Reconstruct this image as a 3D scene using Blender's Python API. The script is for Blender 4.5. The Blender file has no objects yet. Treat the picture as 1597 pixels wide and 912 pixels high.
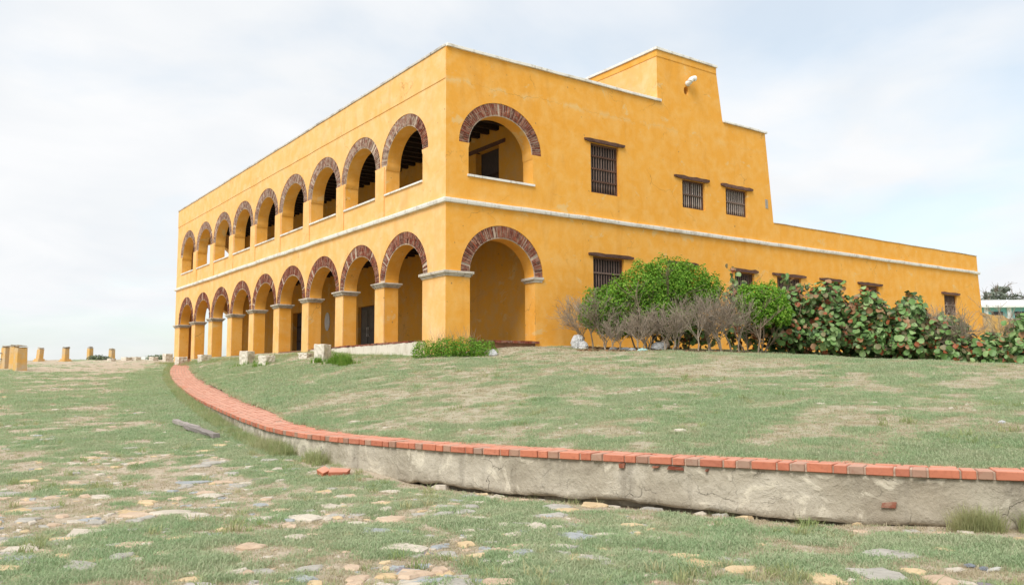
import bpy, bmesh, math, random
import numpy as np
from mathutils import Vector, Matrix, geometry

R = math.radians
rng = np.random.default_rng(7)
random.seed(7)
scene = bpy.context.scene
col = scene.collection

# ---------------------------------------------------------------- camera
cam_data = bpy.data.cameras.new('camera')
cam_data.sensor_fit = 'HORIZONTAL'; cam_data.sensor_width = 36.0
cam_data.lens = 36.0*1301.8/1597.0
cam_data.clip_start = .05; cam_data.clip_end = 30000
cam = bpy.data.objects.new('camera', cam_data); col.objects.link(cam)
def _cam_axes(yaw, pitch, roll):
    f = Vector((math.sin(yaw)*math.cos(pitch), math.cos(yaw)*math.cos(pitch), math.sin(pitch)))
    r = Vector((math.cos(yaw), -math.sin(yaw), 0)); u = r.cross(f)
    return math.cos(roll)*r+math.sin(roll)*u, -math.sin(roll)*r+math.cos(roll)*u, f
_r, _u, _f = _cam_axes(.62384, .10108, -.00554)
cam.matrix_world = Matrix(((_r.x,_u.x,-_f.x,-13.0598),(_r.y,_u.y,-_f.y,-21.5957),(_r.z,_u.z,-_f.z,-1.0493),(0,0,0,1)))
scene.camera = cam

# ---------------------------------------------------------------- sky, sun, exposure
SUN_EL, SUN_AZ = R(50), R(242)          # azimuth clockwise from +Y, where the light comes from
world = bpy.data.worlds.new('World'); scene.world = world; world.use_nodes = True
def build_sky():
    nt = world.node_tree; nt.nodes.clear(); N = nt.nodes.new; L = nt.links.new
    out = N('ShaderNodeOutputWorld'); bg = N('ShaderNodeBackground')
    sky = N('ShaderNodeTexSky'); sky.sky_type = 'NISHITA'; sky.sun_disc = False
    sky.sun_elevation = SUN_EL; sky.sun_rotation = SUN_AZ; sky.air_density = 1.0; sky.dust_density = 2.0
    tc = N('ShaderNodeTexCoord'); sep = N('ShaderNodeSeparateXYZ'); L(tc.outputs['Generated'], sep.inputs[0])
    # project the view direction on a flat cloud deck so that clouds shrink to the horizon
    mx = N('ShaderNodeMath'); mx.operation = 'MAXIMUM'; mx.inputs[1].default_value = 0.0; L(sep.outputs['Z'], mx.inputs[0])
    ad = N('ShaderNodeMath'); ad.operation = 'ADD'; ad.inputs[1].default_value = .22; L(mx.outputs[0], ad.inputs[0])
    dv = N('ShaderNodeVectorMath'); dv.operation = 'DIVIDE'; cb = N('ShaderNodeCombineXYZ')
    for k in range(3): L(ad.outputs[0], cb.inputs[k])
    L(tc.outputs['Generated'], dv.inputs[0]); L(cb.outputs[0], dv.inputs[1])
    mp = N('ShaderNodeMapping'); mp.inputs['Location'].default_value = SKY_OFF; L(dv.outputs[0], mp.inputs[0])
    n1 = N('ShaderNodeTexNoise'); n1.inputs['Scale'].default_value = 1.15; n1.inputs['Detail'].default_value = 7; n1.inputs['Roughness'].default_value = .52
    n1.inputs['Distortion'].default_value = .35; L(mp.outputs[0], n1.inputs['Vector'])
    cr = N('ShaderNodeValToRGB'); cr.color_ramp.elements[0].position = .36; cr.color_ramp.elements[1].position = .56
    cr.color_ramp.elements[0].color = (.62,.62,.62,1); cr.color_ramp.elements[1].color = (1,1,1,1)
    L(n1.outputs['Fac'], cr.inputs[0])
    n2 = N('ShaderNodeTexNoise'); n2.inputs['Scale'].default_value = 2.6; n2.inputs['Detail'].default_value = 6; n2.inputs['Distortion'].default_value = .5
    L(mp.outputs[0], n2.inputs['Vector'])
    cl = N('ShaderNodeValToRGB'); cl.color_ramp.elements[0].position = .3; cl.color_ramp.elements[1].position = .62
    cl.color_ramp.elements[0].color = (.385,.398,.412,1); cl.color_ramp.elements[1].color = (.424,.428,.434,1)
    L(n2.outputs['Fac'], cl.inputs[0])
    sm = N('ShaderNodeMix'); sm.data_type = 'RGBA'; sm.blend_type = 'MULTIPLY'; sm.inputs['Factor'].default_value = 1
    L(sky.outputs[0], sm.inputs['A']); sm.inputs['B'].default_value = (.098,.108,.098,1)
    mix = N('ShaderNodeMix'); mix.data_type = 'RGBA'
    L(cr.outputs[0], mix.inputs['Factor']); L(sm.outputs['Result'], mix.inputs['A']); L(cl.outputs[0], mix.inputs['B'])
    L(mix.outputs['Result'], bg.inputs['Color']); bg.inputs['Strength'].default_value = 1.0
    L(bg.outputs[0], out.inputs['Surface'])
SKY_OFF = (12.3, 1.9, .0)
build_sky()
sun_data = bpy.data.lights.new('sun', 'SUN'); sun_data.energy = 1.5; sun_data.angle = R(28); sun_data.color = (1,.965,.91)
sun = bpy.data.objects.new('sun', sun_data); col.objects.link(sun)
_d = Vector((math.sin(SUN_AZ)*math.cos(SUN_EL), math.cos(SUN_AZ)*math.cos(SUN_EL), math.sin(SUN_EL)))
sun.rotation_euler = _d.to_track_quat('Z', 'Y').to_euler(); sun.location = (-20,-20,30)
scene.view_settings.view_transform = 'Standard'; scene.view_settings.look = 'None'
scene.view_settings.exposure = 1.2; scene.view_settings.gamma = 1.0; scene.view_settings.use_curve_mapping = False
scene.cycles.max_bounces = 6; scene.cycles.diffuse_bounces = 4; scene.cycles.transparent_max_bounces = 6

# ---------------------------------------------------------------- terrain maths
CAM = np.array([-13.06, -21.596, -1.049])
VX, VY = 0.5843, 0.8116          # horizontal view direction
EDGE = np.array([                # outer edge of the brick edging: x, y, z of its top
    [16.0,-33.5,-1.90],[10.0,-31.0,-1.89],[4.0,-27.8,-1.88],[0.0,-25.0,-1.87],[-2.6,-22.75,-1.87],[-4.5,-20.5,-1.86],
    [-5.89,-18.52,-1.86],[-6.36,-17.75,-1.86],[-6.77,-16.78,-1.86],[-7.25,-15.65,-1.86],[-7.78,-14.32,-1.86],
    [-8.06,-13.41,-1.86],[-8.29,-12.28,-1.86],[-8.48,-11.1,-1.86],[-8.55,-9.51,-1.85],[-8.37,-7.54,-1.80],
    [-7.91,-4.17,-1.67],[-6.97,1.32,-1.48],[-5.5,8.9,-1.19],[-3.93,16.38,-.83],[-2.09,23.68,-.42],[-0.55,28.9,-.14]])
EDGE[:,2] += .045*np.clip((2-EDGE[:,1])/9,0,1)
def catmull(P, n):
    P = np.vstack([2*P[0]-P[1], P, 2*P[-1]-P[-2]]); out = []
    for i in range(1, len(P)-2):
        a,b,c,d = P[i-1],P[i],P[i+1],P[i+2]
        for t in np.linspace(0,1,n,endpoint=False):
            out.append(.5*((2*b)+(c-a)*t+(2*a-5*b+4*c-d)*t*t+(3*b-a-3*c+d)*t**3))
    out.append(P[-2]); return np.array(out)
def resample(P, step):
    s = np.r_[0, np.cumsum(np.linalg.norm(np.diff(P[:,:2],axis=0),axis=1))]
    n = int(s[-1]/step); t = np.linspace(0, s[-1], n+1)
    return np.stack([np.interp(t, s, P[:,k]) for k in range(3)],1), t
_c = catmull(EDGE, 24)
for _ in range(60):               # smooth the measured wobble away
    _c[1:-1] = .25*_c[:-2]+.5*_c[1:-1]+.25*_c[2:]
EC, ES = resample(_c, .05)        # edging curve every 5 cm, running from the right end to the far end
_t = np.gradient(EC[:,:2],axis=0); _t /= np.linalg.norm(_t,axis=1)[:,None]
EN = np.stack([_t[:,1],-_t[:,0]],1)   # inward normal (towards the building)
def hashn(ix, iy, seed):
    h = (ix.astype(np.int64)*374761393 + iy.astype(np.int64)*668265263 + seed*974711) & 0xffffffff
    h = ((h ^ (h >> 13))*1274126177) & 0xffffffff
    return ((h ^ (h >> 16)) & 0xffff)/65535.0
def vnoise(x, y, seed=0):
    x = np.asarray(x,float); y = np.asarray(y,float)
    ix = np.floor(x); iy = np.floor(y); fx = x-ix; fy = y-iy
    fx = fx*fx*(3-2*fx); fy = fy*fy*(3-2*fy)
    a=hashn(ix,iy,seed); b=hashn(ix+1,iy,seed); c=hashn(ix,iy+1,seed); d=hashn(ix+1,iy+1,seed)
    return (a*(1-fx)+b*fx)*(1-fy)+(c*(1-fx)+d*fx)*fy
def fbm(x, y, sc, octv=4, seed=0):
    v = 0; a = .5; tot = 0
    for o in range(octv):
        v = v+a*vnoise(x/sc*2**o+17.3*o, y/sc*2**o-9.1*o, seed+o); tot += a; a *= .55
    return v/tot
def sstep(a, b, x):
    t = np.clip((x-a)/(b-a),0,1); return t*t*(3-2*t)
def edge_dist(x, y):
    """signed distance to the edging's outer curve (positive = lawn side), nearest index"""
    x = np.atleast_1d(np.asarray(x,float)); shp = x.shape; x = x.ravel(); y = np.atleast_1d(np.asarray(y,float)).ravel()
    sub = EC[::10]; sd = np.empty(x.size); idx = np.empty(x.size,int)
    for i in range(0, x.size, 20000):
        xs = x[i:i+20000]; ys = y[i:i+20000]
        j = np.argmin((xs[:,None]-sub[None,:,0])**2+(ys[:,None]-sub[None,:,1])**2,1)*10
        j = np.minimum(j,len(EC)-1)
        n = EN[j]; tx,ty = -n[:,1],n[:,0]
        j = np.clip(j+np.round(((xs-EC[j,0])*tx+(ys-EC[j,1])*ty)/.05).astype(int),0,len(EC)-1)
        ex = xs-EC[j,0]; ey = ys-EC[j,1]; n = EN[j]
        dist = np.hypot(ex,ey); proj = ex*n[:,0]+ey*n[:,1]
        sd[i:i+20000] = np.where(np.abs(proj)>.6*dist, proj, np.sign(proj)*dist); idx[i:i+20000] = j
    return sd.reshape(shp), idx.reshape(shp)
_LD = np.array([-400,-20,0,6.5,9,10.3,12.3,14,17,22,29,36,43,48,55,61,68,85,120,200,420.])
_LZ = np.array([-6,-2.6,-2.36,-2.27,-2.29,-2.24,-2.10,-2.0,-1.84,-1.60,-1.30,-.92,-.52,-.22,.22,.33,.1,-3,-12,-27,-34.])
_fd = np.linspace(-400,420,8201); _fz = np.interp(_fd,_LD,_LZ)
_k = np.hanning(41); _k /= _k.sum(); _fz = np.r_[_fz[:20],np.convolve(_fz,_k,'valid'),_fz[-20:]]
def h_low(x, y):
    D = (x-CAM[0])*VX+(y-CAM[1])*VY; lat = (x-CAM[0])*VY-(y-CAM[1])*VX
    z = np.interp(D,_fd,_fz)
    land = np.where(D>40, -.5+.3*np.sin(lat*.03), z)
    w = sstep(14,30,lat)*sstep(36,46,D)
    z = z*(1-w)+land*w
    sd,_ = edge_dist(x,y); sd = sd.reshape(np.shape(z)); z = z-.07*sstep(-.34,-.10,sd)*sstep(.6,.3,sd)*sstep(10.7,9.9,D)*sstep(6.9,7.4,D)
    z = z+(fbm(x,y,2.5,3,5)-.5)*.07*sstep(4,10,D)+(fbm(x,y,.5,3,9)-.5)*.045
    z = z+sstep(30,70,np.hypot(lat+10,D-20))*(fbm(x,y,14,3,3)-.5)*.5*(1-w)
    return z
def build_z(x, y):
    """level of the ground along the building's foot"""
    left = np.interp(y,[-2,0,1.5,5,8.5,32],[-.3,-.34,-.34,-.16,.04,.1])
    right = np.interp(x,[-2,0,2.5,5,9,16,34,50],[-.34,-.34,-.1,-.03,-.05,-.1,-.3,-.5])
    return np.where(y>.2, left, right)
def h_up(x, y):
    x = np.atleast_1d(np.asarray(x,float)); y = np.atleast_1d(np.asarray(y,float))
    s, j = edge_dist(x,y); s = np.maximum(s-.3,0)
    bx = np.maximum(np.maximum(-x,0),np.maximum(x-60,0)); by = np.maximum(np.maximum(-y,0),np.maximum(y-32,0))
    b = np.hypot(bx,by)
    t = s/(s+b+1e-6); t = t+.10*np.sin(np.pi*t)*sstep(3,9,s+b)
    z = EC[j,2]-.02+(build_z(x,y)-EC[j,2]+.02)*t
    z = z-.42*sstep(-3,-11,y)*sstep(4,11,x)*sstep(40,25,x)*sstep(.5,5,s)
    z = z+((fbm(x,y,2.2,3,21)-.5)*.09+(fbm(x,y,.45,3,27)-.5)*.035)*sstep(0.1,1.2,s)
    return z
def grass_low(x, y):
    g = .46*fbm(x,y,1.5,4,41)+.54*fbm(x,y,.30,4,47)
    sd,_ = edge_dist(x,y); D = (x-CAM[0])*VX+(y-CAM[1])*VY
    g = g+.17*sstep(2.2,.3,-sd)*sstep(10.5,13,D)-.3*sstep(.55,.05,-sd)*sstep(11.5,10.5,D)
    g = g-.10*sstep(38,44,D)*sstep(60,50,D)
    return sstep(.39,.63,g)
def grass_up(x, y):
    g = .45*fbm(x,y,2.3,4,61)+.55*fbm(x,y,.42,4,67)
    s,_ = edge_dist(x,y); b = np.hypot(np.maximum(-x,0),np.maximum(-y,0))
    g = g+.13*sstep(1.6,.3,s)+.10*sstep(-1,-4,x)*sstep(-6,0,y)-.12*sstep(5.5,1.5,b)*sstep(-.5,.5,x)*sstep(10,6,x)
    return sstep(.365,.655,g)
def ew(s):
    """width of the brick top at arc length s along the edging"""
    i = np.clip((np.asarray(s)/.05).astype(int),0,len(EC)-1); y = EC[i,1]
    return np.interp(y,[-20,-15,-11.4,-5.5,1.5,10,29],[.47,.52,.60,.88,1.05,1.08,1.0])
# ---------------------------------------------------------------- object helpers
def tag(o, label=None, cat=None, group=None, kind=None):
    if label: o['label'] = label
    if cat: o['category'] = cat
    if group: o['group'] = group
    if kind: o['kind'] = kind
    return o
def empty(name, loc=(0,0,0), label=None, cat=None, group=None, rz=0):
    o = bpy.data.objects.new(name, None); o.empty_display_size = .2; col.objects.link(o)
    o.location = loc; o.rotation_euler = (0,0,rz); return tag(o, label, cat, group)
def np_mesh(name, V, F, mat=None, smooth=False, attrs=None, mats=None, midx=None):
    """mesh from numpy arrays; F is a list of (k x n) index arrays"""
    me = bpy.data.meshes.new(name); V = np.asarray(V, np.float32)
    if not isinstance(F, list): F = [F]
    F = [np.asarray(f, np.int32) for f in F if len(f)]
    me.vertices.add(len(V)); me.vertices.foreach_set('co', V.ravel())
    nl = sum(f.size for f in F); nf = sum(len(f) for f in F)
    me.loops.add(nl); me.loops.foreach_set('vertex_index', np.concatenate([f.ravel() for f in F]))
    sizes = np.concatenate([np.full(len(f), f.shape[1], np.int32) for f in F])
    me.polygons.add(nf); me.polygons.foreach_set('loop_start', np.r_[0, np.cumsum(sizes)[:-1]].astype(np.int32))
    me.polygons.foreach_set('use_smooth', np.full(nf, bool(smooth)))
    for m in (mats or ([mat] if mat else [])): me.materials.append(m)
    if midx is not None: me.polygons.foreach_set('material_index', np.asarray(midx, np.int32))
    for k, v in (attrs or {}).items():
        a = me.attributes.new(k, 'FLOAT', 'POINT'); a.data.foreach_set('value', np.asarray(v, np.float32))
    me.update(calc_edges=True); me.validate(); return me
def link(name, me, parent=None, loc=None, rot=None, scale=None):
    o = bpy.data.objects.new(name, me); col.objects.link(o)
    if parent: o.parent = parent
    if loc is not None: o.location = loc
    if rot is not None: o.rotation_euler = rot
    if scale is not None: o.scale = scale if hasattr(scale,'__len__') else (scale,)*3
    return o
BOXF = np.array([[0,3,2,1],[4,5,6,7],[0,1,5,4],[1,2,6,5],[2,3,7,6],[3,0,4,7]])
class MB:
    """collects simple solids into one mesh"""
    def __init__(s): s.v = []; s.f = {3:[],4:[]}; s.n = 0; s.at = []; s.ngon = []
    def add(s, V, F):
        V = np.asarray(V,float); s.v.append(V)
        for f in F: 
            f = [int(i)+s.n for i in f]
            if len(f) in (3,4): s.f[len(f)].append(f)
            else:
                for k in range(1,len(f)-1): s.f[3].append([f[0],f[k],f[k+1]])
        s.n += len(V); return s
    def box(s, a, b, jit=0):
        x0,y0,z0 = a; x1,y1,z1 = b
        V = np.array([[x0,y0,z0],[x1,y0,z0],[x1,y1,z0],[x0,y1,z0],[x0,y0,z1],[x1,y0,z1],[x1,y1,z1],[x0,y1,z1]],float)
        if jit: V += rng.normal(0,jit,V.shape)
        return s.add(V, BOXF)
    def hexa(s, bot, top): return s.add(np.vstack([bot,top]), BOXF)
    def tube(s, pts, rad, n=6, cap=True):
        pts = np.asarray(pts,float); m = len(pts)
        rad = np.broadcast_to(np.asarray(rad,float),(m,))
        T = np.gradient(pts,axis=0) if m>1 else None
        T /= np.linalg.norm(T,axis=1)[:,None]+1e-9
        ref = np.array([0,0,1.]) if abs(T[0][2])<.9 else np.array([1.,0,0])
        V = []
        for i in range(m):
            a = np.cross(T[i],ref); a /= np.linalg.norm(a)+1e-9; b = np.cross(T[i],a)
            th = np.arange(n)*2*np.pi/n
            V.append(pts[i]+rad[i]*(np.cos(th)[:,None]*a+np.sin(th)[:,None]*b))
        F = []
        for i in range(m-1):
            for k in range(n): F.append([i*n+k,i*n+(k+1)%n,(i+1)*n+(k+1)%n,(i+1)*n+k])
        if cap: F.append(list(range(n))[::-1]); F.append([(m-1)*n+k for k in range(n)])
        return s.add(np.vstack(V),F)
    def mesh(s, name, mat=None, smooth=False):
        return np_mesh(name, np.vstack(s.v), [np.array(s.f[k]) for k in (4,3) if s.f[k]], mat, smooth)
    def build(s, name, mat, parent=None, smooth=False, bevel=0, **kw):
        o = link(name, s.mesh(name, mat, smooth), parent, **kw)
        if bevel:
            m = o.modifiers.new('bevel','BEVEL'); m.width = bevel; m.segments = 2; m.limit_method = 'ANGLE'
        return o
def inpoly(P, poly):
    x,y = P; c = False; n = len(poly)
    for i in range(n):
        x0,y0 = poly[i]; x1,y1 = poly[i-1]
        if (y0>y) != (y1>y) and x < (x1-x0)*(y-y0)/(y1-y0)+x0: c = not c
    return c
def plate(name, outer, holes, axis, d0, d1, mats, parent, side_mat=0, hole_mat=0, end_mats=None):
    """flat wall with openings: outline in (u,z), extruded along axis from d0 (outer face) to d1"""
    loops = [outer]+holes; vs = []; es = []
    for lp in loops:
        b = len(vs); vs += [Vector((float(p[0]),float(p[1]))) for p in lp]
        es += [(b+i, b+(i+1)%len(lp)) for i in range(len(lp))]
    ov,_,of,_,_,_ = geometry.delaunay_2d_cdt(vs, es, [], 0, 1e-5)
    tris = []
    for f in of:
        c = (sum(ov[i].x for i in f)/len(f), sum(ov[i].y for i in f)/len(f))
        if inpoly(c, outer) and not any(inpoly(c,h) for h in holes): tris.append(list(f))
    P3 = (lambda u,z,d: (d,u,z)) if axis=='x' else (lambda u,z,d: (u,d,z))
    n = len(ov); V = [P3(v.x,v.y,d0) for v in ov]+[P3(v.x,v.y,d1) for v in ov]
    F3 = []; M3 = []
    for t in tris: F3.append(t); M3.append(0); F3.append([i+n for i in t[::-1]]); M3.append(0)
    F4 = []; M4 = []
    for li, lp in enumerate(loops):
        b = len(V); k = len(lp)
        for p in lp: V.append(P3(p[0],p[1],d0))
        for p in lp: V.append(P3(p[0],p[1],d1))
        for i in range(k):
            F4.append([b+i,b+(i+1)%k,b+k+(i+1)%k,b+k+i])
            m = side_mat if li==0 else hole_mat
            if li==0 and end_mats and i in end_mats: m = end_mats[i]
            M4.append(m)
    me = np_mesh(name, V, [np.array(F4),np.array(F3)], mats=mats, midx=M4+M3)
    bm = bmesh.new(); bm.from_mesh(me); bmesh.ops.remove_doubles(bm, verts=bm.verts, dist=1e-5)
    bmesh.ops.recalc_face_normals(bm, faces=bm.faces); bm.to_mesh(me); bm.free()
    return link(name, me, parent)

# ---------------------------------------------------------------- material helpers
class NT:
    def __init__(s, name):
        s.m = bpy.data.materials.new(name); s.m.use_nodes = True; s.t = s.m.node_tree
        s.b = s.t.nodes['Principled BSDF']; s.b.inputs['Roughness'].default_value = .85; s.b.inputs['Specular IOR Level'].default_value = .25
        s._c = None
    def n(s, typ, **kw):
        x = s.t.nodes.new(typ)
        for k,v in kw.items(): setattr(x,k,v)
        return x
    def l(s, a, b): s.t.links.new(a, b)
    def coord(s, scale=(1,1,1), geo=True):
        if geo:
            g = s.n('ShaderNodeNewGeometry'); src = g.outputs['Position']
        else:
            g = s.n('ShaderNodeTexCoord'); src = g.outputs['Object']
        mp = s.n('ShaderNodeMapping'); mp.inputs['Scale'].default_value = scale; s.l(src, mp.inputs[0]); return mp.outputs[0]
    def noise(s, scale, detail=4, rough=.55, dist=0, vec=None):
        x = s.n('ShaderNodeTexNoise'); x.inputs['Scale'].default_value = scale; x.inputs['Detail'].default_value = detail
        x.inputs['Roughness'].default_value = rough; x.inputs['Distortion'].default_value = dist
        s.l(vec if vec is not None else s.coord(), x.inputs['Vector']); return x.outputs['Fac']
    def ramp(s, fac, *stops):
        x = s.n('ShaderNodeValToRGB'); e = x.color_ramp.elements
        while len(e) < len(stops): e.new(.5)
        for i,(p,c) in enumerate(stops):
            e[i].position = p; e[i].color = (c,c,c,1) if not hasattr(c,'__len__') else (*c,1)
        s.l(fac, x.inputs[0]); return x.outputs[0]
    def mix(s, fac, a, b, mode='MIX'):
        x = s.n('ShaderNodeMix', data_type='RGBA', blend_type=mode)
        for v, k in ((fac,'Factor'),(a,'A'),(b,'B')):
            i = x.inputs[k] if k=='Factor' else [q for q in x.inputs if q.name==k and q.type=='RGBA'][0]
            if hasattr(v,'links'): s.l(v,i)
            elif hasattr(v,'__len__'): i.default_value = (*v,1)
            else: i.default_value = v if k=='Factor' else (v,v,v,1)
        return [q for q in x.outputs if q.type=='RGBA'][0]
    def math(s, op, a, b=None, clamp=False):
        x = s.n('ShaderNodeMath', operation=op, use_clamp=clamp)
        for v,i in ((a,0),(b,1)):
            if v is None: continue
            if hasattr(v,'links'): s.l(v,x.inputs[i])
            else: x.inputs[i].default_value = v
        return x.outputs[0]
    def bump(s, h, strength=.3, dist=.02):
        x = s.n('ShaderNodeBump'); x.inputs['Strength'].default_value = strength; x.inputs['Distance'].default_value = dist
        s.l(h, x.inputs['Height']); s.l(x.outputs[0], s.b.inputs['Normal'])
    def col(s, c):
        if hasattr(c,'links'): s.l(c, s.b.inputs['Base Color'])
        else: s.b.inputs['Base Color'].default_value = (*c,1)
    def rand(s): return s.n('ShaderNodeObjectInfo').outputs['Random']
    def attr(s, name): return s.n('ShaderNodeAttribute', attribute_name=name).outputs['Fac']
def plain(name, c, var=.2, scale=6, rough=.85, bump=.2, dist=.01, obj=True):
    t = NT(name); v = t.coord(geo=False) if obj else t.coord()
    f = t.noise(scale,5,.6,.2,v); d = tuple(x*(1-var) for x in c); e = tuple(min(1,x*(1+var)) for x in c)
    c1 = t.ramp(f,(.3,d),(.7,e))
    r = t.ramp(t.rand(),(0,1-var*.6),(1,1+var*.0))
    t.col(t.mix(1,c1,r,'MULTIPLY')); t.b.inputs['Roughness'].default_value = rough
    t.bump(t.noise(scale*5,4,.6,0,v),bump,dist); return t.m
# ---------------------------------------------------------------- materials
def plaster(name, base, faded, fade_amt, crack_z=None):
    t = NT(name); g = t.coord()
    big = t.noise(.35,5,.6,.4,g); mid = t.noise(1.9,6,.62,.3,g); fine = t.noise(14,5,.65,0,g)
    streak = t.noise(1.0,5,.6,.2,t.coord((2.6,2.6,.22)))
    c = t.mix(t.ramp(big,(.32,0),(.72,1)), base, tuple(b*k for b,k in zip(base,(.96,.90,.72))))
    c = t.mix(t.math('MULTIPLY',t.ramp(mid,(.42,0),(.68,1)),fade_amt), c, faded)
    c = t.mix(t.ramp(streak,(.54,0),(.79,.34)), c, tuple(b*k for b,k in zip(base,(.80,.72,.60))))
    c = t.mix(t.ramp(fine,(.3,.10),(.7,0)), c, (.35,.2,.06))
    # grey-tan scuffs of bare render and small pits
    sp = t.noise(.9,7,.66,.6,t.coord((1,1,1.4)))
    c = t.mix(t.ramp(sp,(.61,0),(.65,.6)), c, (.70,.50,.23))
    c = t.mix(t.ramp(t.noise(.7,6,.6,.5,t.coord((1.7,1.7,.45))),(.57,0),(.72,.38)), c, tuple(b*k for b,k in zip(base,(.72,.66,.62))))
    pit = t.noise(7,3,.5,0,g)
    c = t.mix(t.ramp(pit,(.71,0),(.735,.75)), c, (.30,.17,.07))
    hgt = t.math('ADD', t.math('MULTIPLY',mid,1.0), t.math('MULTIPLY',fine,.35))
    # hairline cracks in places
    vo = t.n('ShaderNodeTexVoronoi', feature='DISTANCE_TO_EDGE'); vo.inputs['Scale'].default_value = .42
    wv = t.n('ShaderNodeVectorMath', operation='ADD'); nn = t.n('ShaderNodeTexNoise'); nn.inputs['Scale'].default_value = 1.6; nn.inputs['Detail'].default_value = 6
    t.l(g,nn.inputs['Vector']); t.l(g,wv.inputs[0]); t.l(nn.outputs['Color'],wv.inputs[1]); t.l(wv.outputs[0],vo.inputs['Vector'])
    ck = t.math('MULTIPLY', t.ramp(vo.outputs['Distance'],(.0,1),(.006,0)), t.ramp(t.noise(.6,3,.5,0,g),(.54,0),(.64,.6)))
    c = t.mix(ck, c, (.25,.14,.05))
    if crack_z:      # peeled strip along the roof-slab joint
        sx = t.n('ShaderNodeSeparateXYZ'); t.l(g,sx.inputs[0])
        wob = t.math('MULTIPLY', t.math('SUBTRACT', t.noise(.9,6,.7,0,t.coord((1,1,.2))), .5), .75)
        dz = t.math('ABSOLUTE', t.math('SUBTRACT', sx.outputs['Z'], t.math('ADD', wob, crack_z)))
        band = t.math('MULTIPLY', t.ramp(dz,(.0,1),(.16,0)), t.ramp(t.noise(1.3,6,.7,.2,g),(.48,0),(.56,1)))
        xl = t.ramp(t.math('DIVIDE',sx.outputs['X'],16.),(.35,1),(.7,.25))
        c = t.mix(t.math('MULTIPLY',t.math('MULTIPLY',band,xl),.75), c, (.72,.50,.22))
        line = t.math('MULTIPLY', t.ramp(dz,(.0,1),(.012,0)), t.ramp(t.noise(.8,5,.6,0,g),(.40,0),(.6,.7)))
        c = t.mix(t.math('MULTIPLY',line,xl), c, (.28,.15,.05))
    t.col(c); t.b.inputs['Roughness'].default_value = .9; t.bump(hgt,.22,.02); return t.m
M = {}
M['yellow'] = plaster('yellow_plaster', (.82,.395,.064), (.84,.52,.18), .48, 8.25)
M['yellow_pale'] = plaster('sun_faded_yellow_plaster', (.87,.50,.19), (.87,.60,.32), .65)
M['yellow_in'] = plaster('stained_yellow_plaster', (.74,.37,.05), (.62,.39,.15), .6)
def limewhite(name, c, dirt, amt):
    t = NT(name); g = t.coord()
    f = t.noise(2.2,7,.68,.3,g); s = t.noise(3,5,.6,0,t.coord((3,3,.6)))
    a = t.mix(t.ramp(f,(.5,0),(.66,amt)), c, dirt); a = t.mix(t.ramp(s,(.56,0),(.75,amt)), a, tuple(x*.6 for x in dirt))
    t.col(a); t.bump(t.noise(18,5,.6,0,g),.3,.01); return t.m
M['white'] = limewhite('white_limewash', (.78,.75,.70), (.45,.38,.29), .7)
M['coping_grey'] = limewhite('weathered_coping', (.60,.56,.52), (.30,.26,.22), .8)
M['capital'] = limewhite('weathered_capital', (.56,.50,.42), (.26,.215,.17), .95)
M['blockstone'] = limewhite('pale_cast_concrete', (.66,.60,.51), (.44,.37,.29), .6)
def brick_mat(name, c1, c2, c3, lime, lime_amt):
    t = NT(name); v = t.coord(geo=True); r = t.math('FRACT', t.math('ADD', t.rand(), t.n('ShaderNodeNewGeometry').outputs['Random Per Island']))
    c = t.ramp(r,(0,c3),(.3,c1),(.55,c2),(.8,c1),(1,tuple(.75*p+.25*q for p,q in zip(c2,lime))))
    c = t.mix(t.ramp(t.noise(16,5,.65,.2,v),(.35,.35),(.7,0)), c, tuple(x*.45 for x in c1))
    c = t.mix(t.ramp(t.noise(5.5,6,.7,.3,v),(.52-.12*lime_amt,0),(.66-.1*lime_amt,lime_amt)), c, lime)
    t.col(c); t.bump(t.noise(40,4,.6,0,v),.4,.006); return t.m
M['arch_brick'] = brick_mat('arch_brick', (.20,.050,.029), (.30,.088,.046), (.10,.032,.023), (.46,.34,.25), .42)
M['arch_brick_grey'] = brick_mat('limewashed_arch_brick', (.27,.12,.08), (.33,.165,.11), (.17,.08,.06), (.46,.37,.30), .75)
M['mortar'] = plain('lime_mortar', (.54,.42,.325), .3, 9, .95, .5, .01, False)
def dust_and_sheen(t, c):
    """pale dust and sky sheen painted into the trodden upper faces"""
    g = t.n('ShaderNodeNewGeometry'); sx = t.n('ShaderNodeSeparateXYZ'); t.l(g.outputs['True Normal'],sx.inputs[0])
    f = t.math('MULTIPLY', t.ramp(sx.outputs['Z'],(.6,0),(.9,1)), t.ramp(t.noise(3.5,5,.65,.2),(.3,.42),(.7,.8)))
    return t.mix(f, c, (.60,.335,.245))  # sky sheen on upward faces is put into this colour, along with dust
def top_brick(name, cs, lime):
    t = NT(name); v = t.coord(); r = t.rand()
    c = t.ramp(r,*[(i/(len(cs)-1),x) for i,x in enumerate(cs)])
    c = t.mix(t.ramp(t.noise(7,6,.68,.3,v),(.55,0),(.80,.30)), c, lime)
    c = t.mix(t.ramp(t.noise(24,4,.6,0,v),(.28,.4),(.5,0)), c, (.24,.07,.04))
    c = dust_and_sheen(t, c)
    t.col(c); t.bump(t.noise(45,4,.6,0,v),.35,.005); return t.m
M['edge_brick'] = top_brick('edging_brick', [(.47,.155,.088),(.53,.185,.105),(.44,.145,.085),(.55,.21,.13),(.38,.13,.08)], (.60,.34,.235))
M['edge_brick_grey'] = top_brick('cement_stained_brick', [(.33,.19,.135),(.39,.235,.165),(.34,.225,.17)], (.38,.30,.23))
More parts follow.
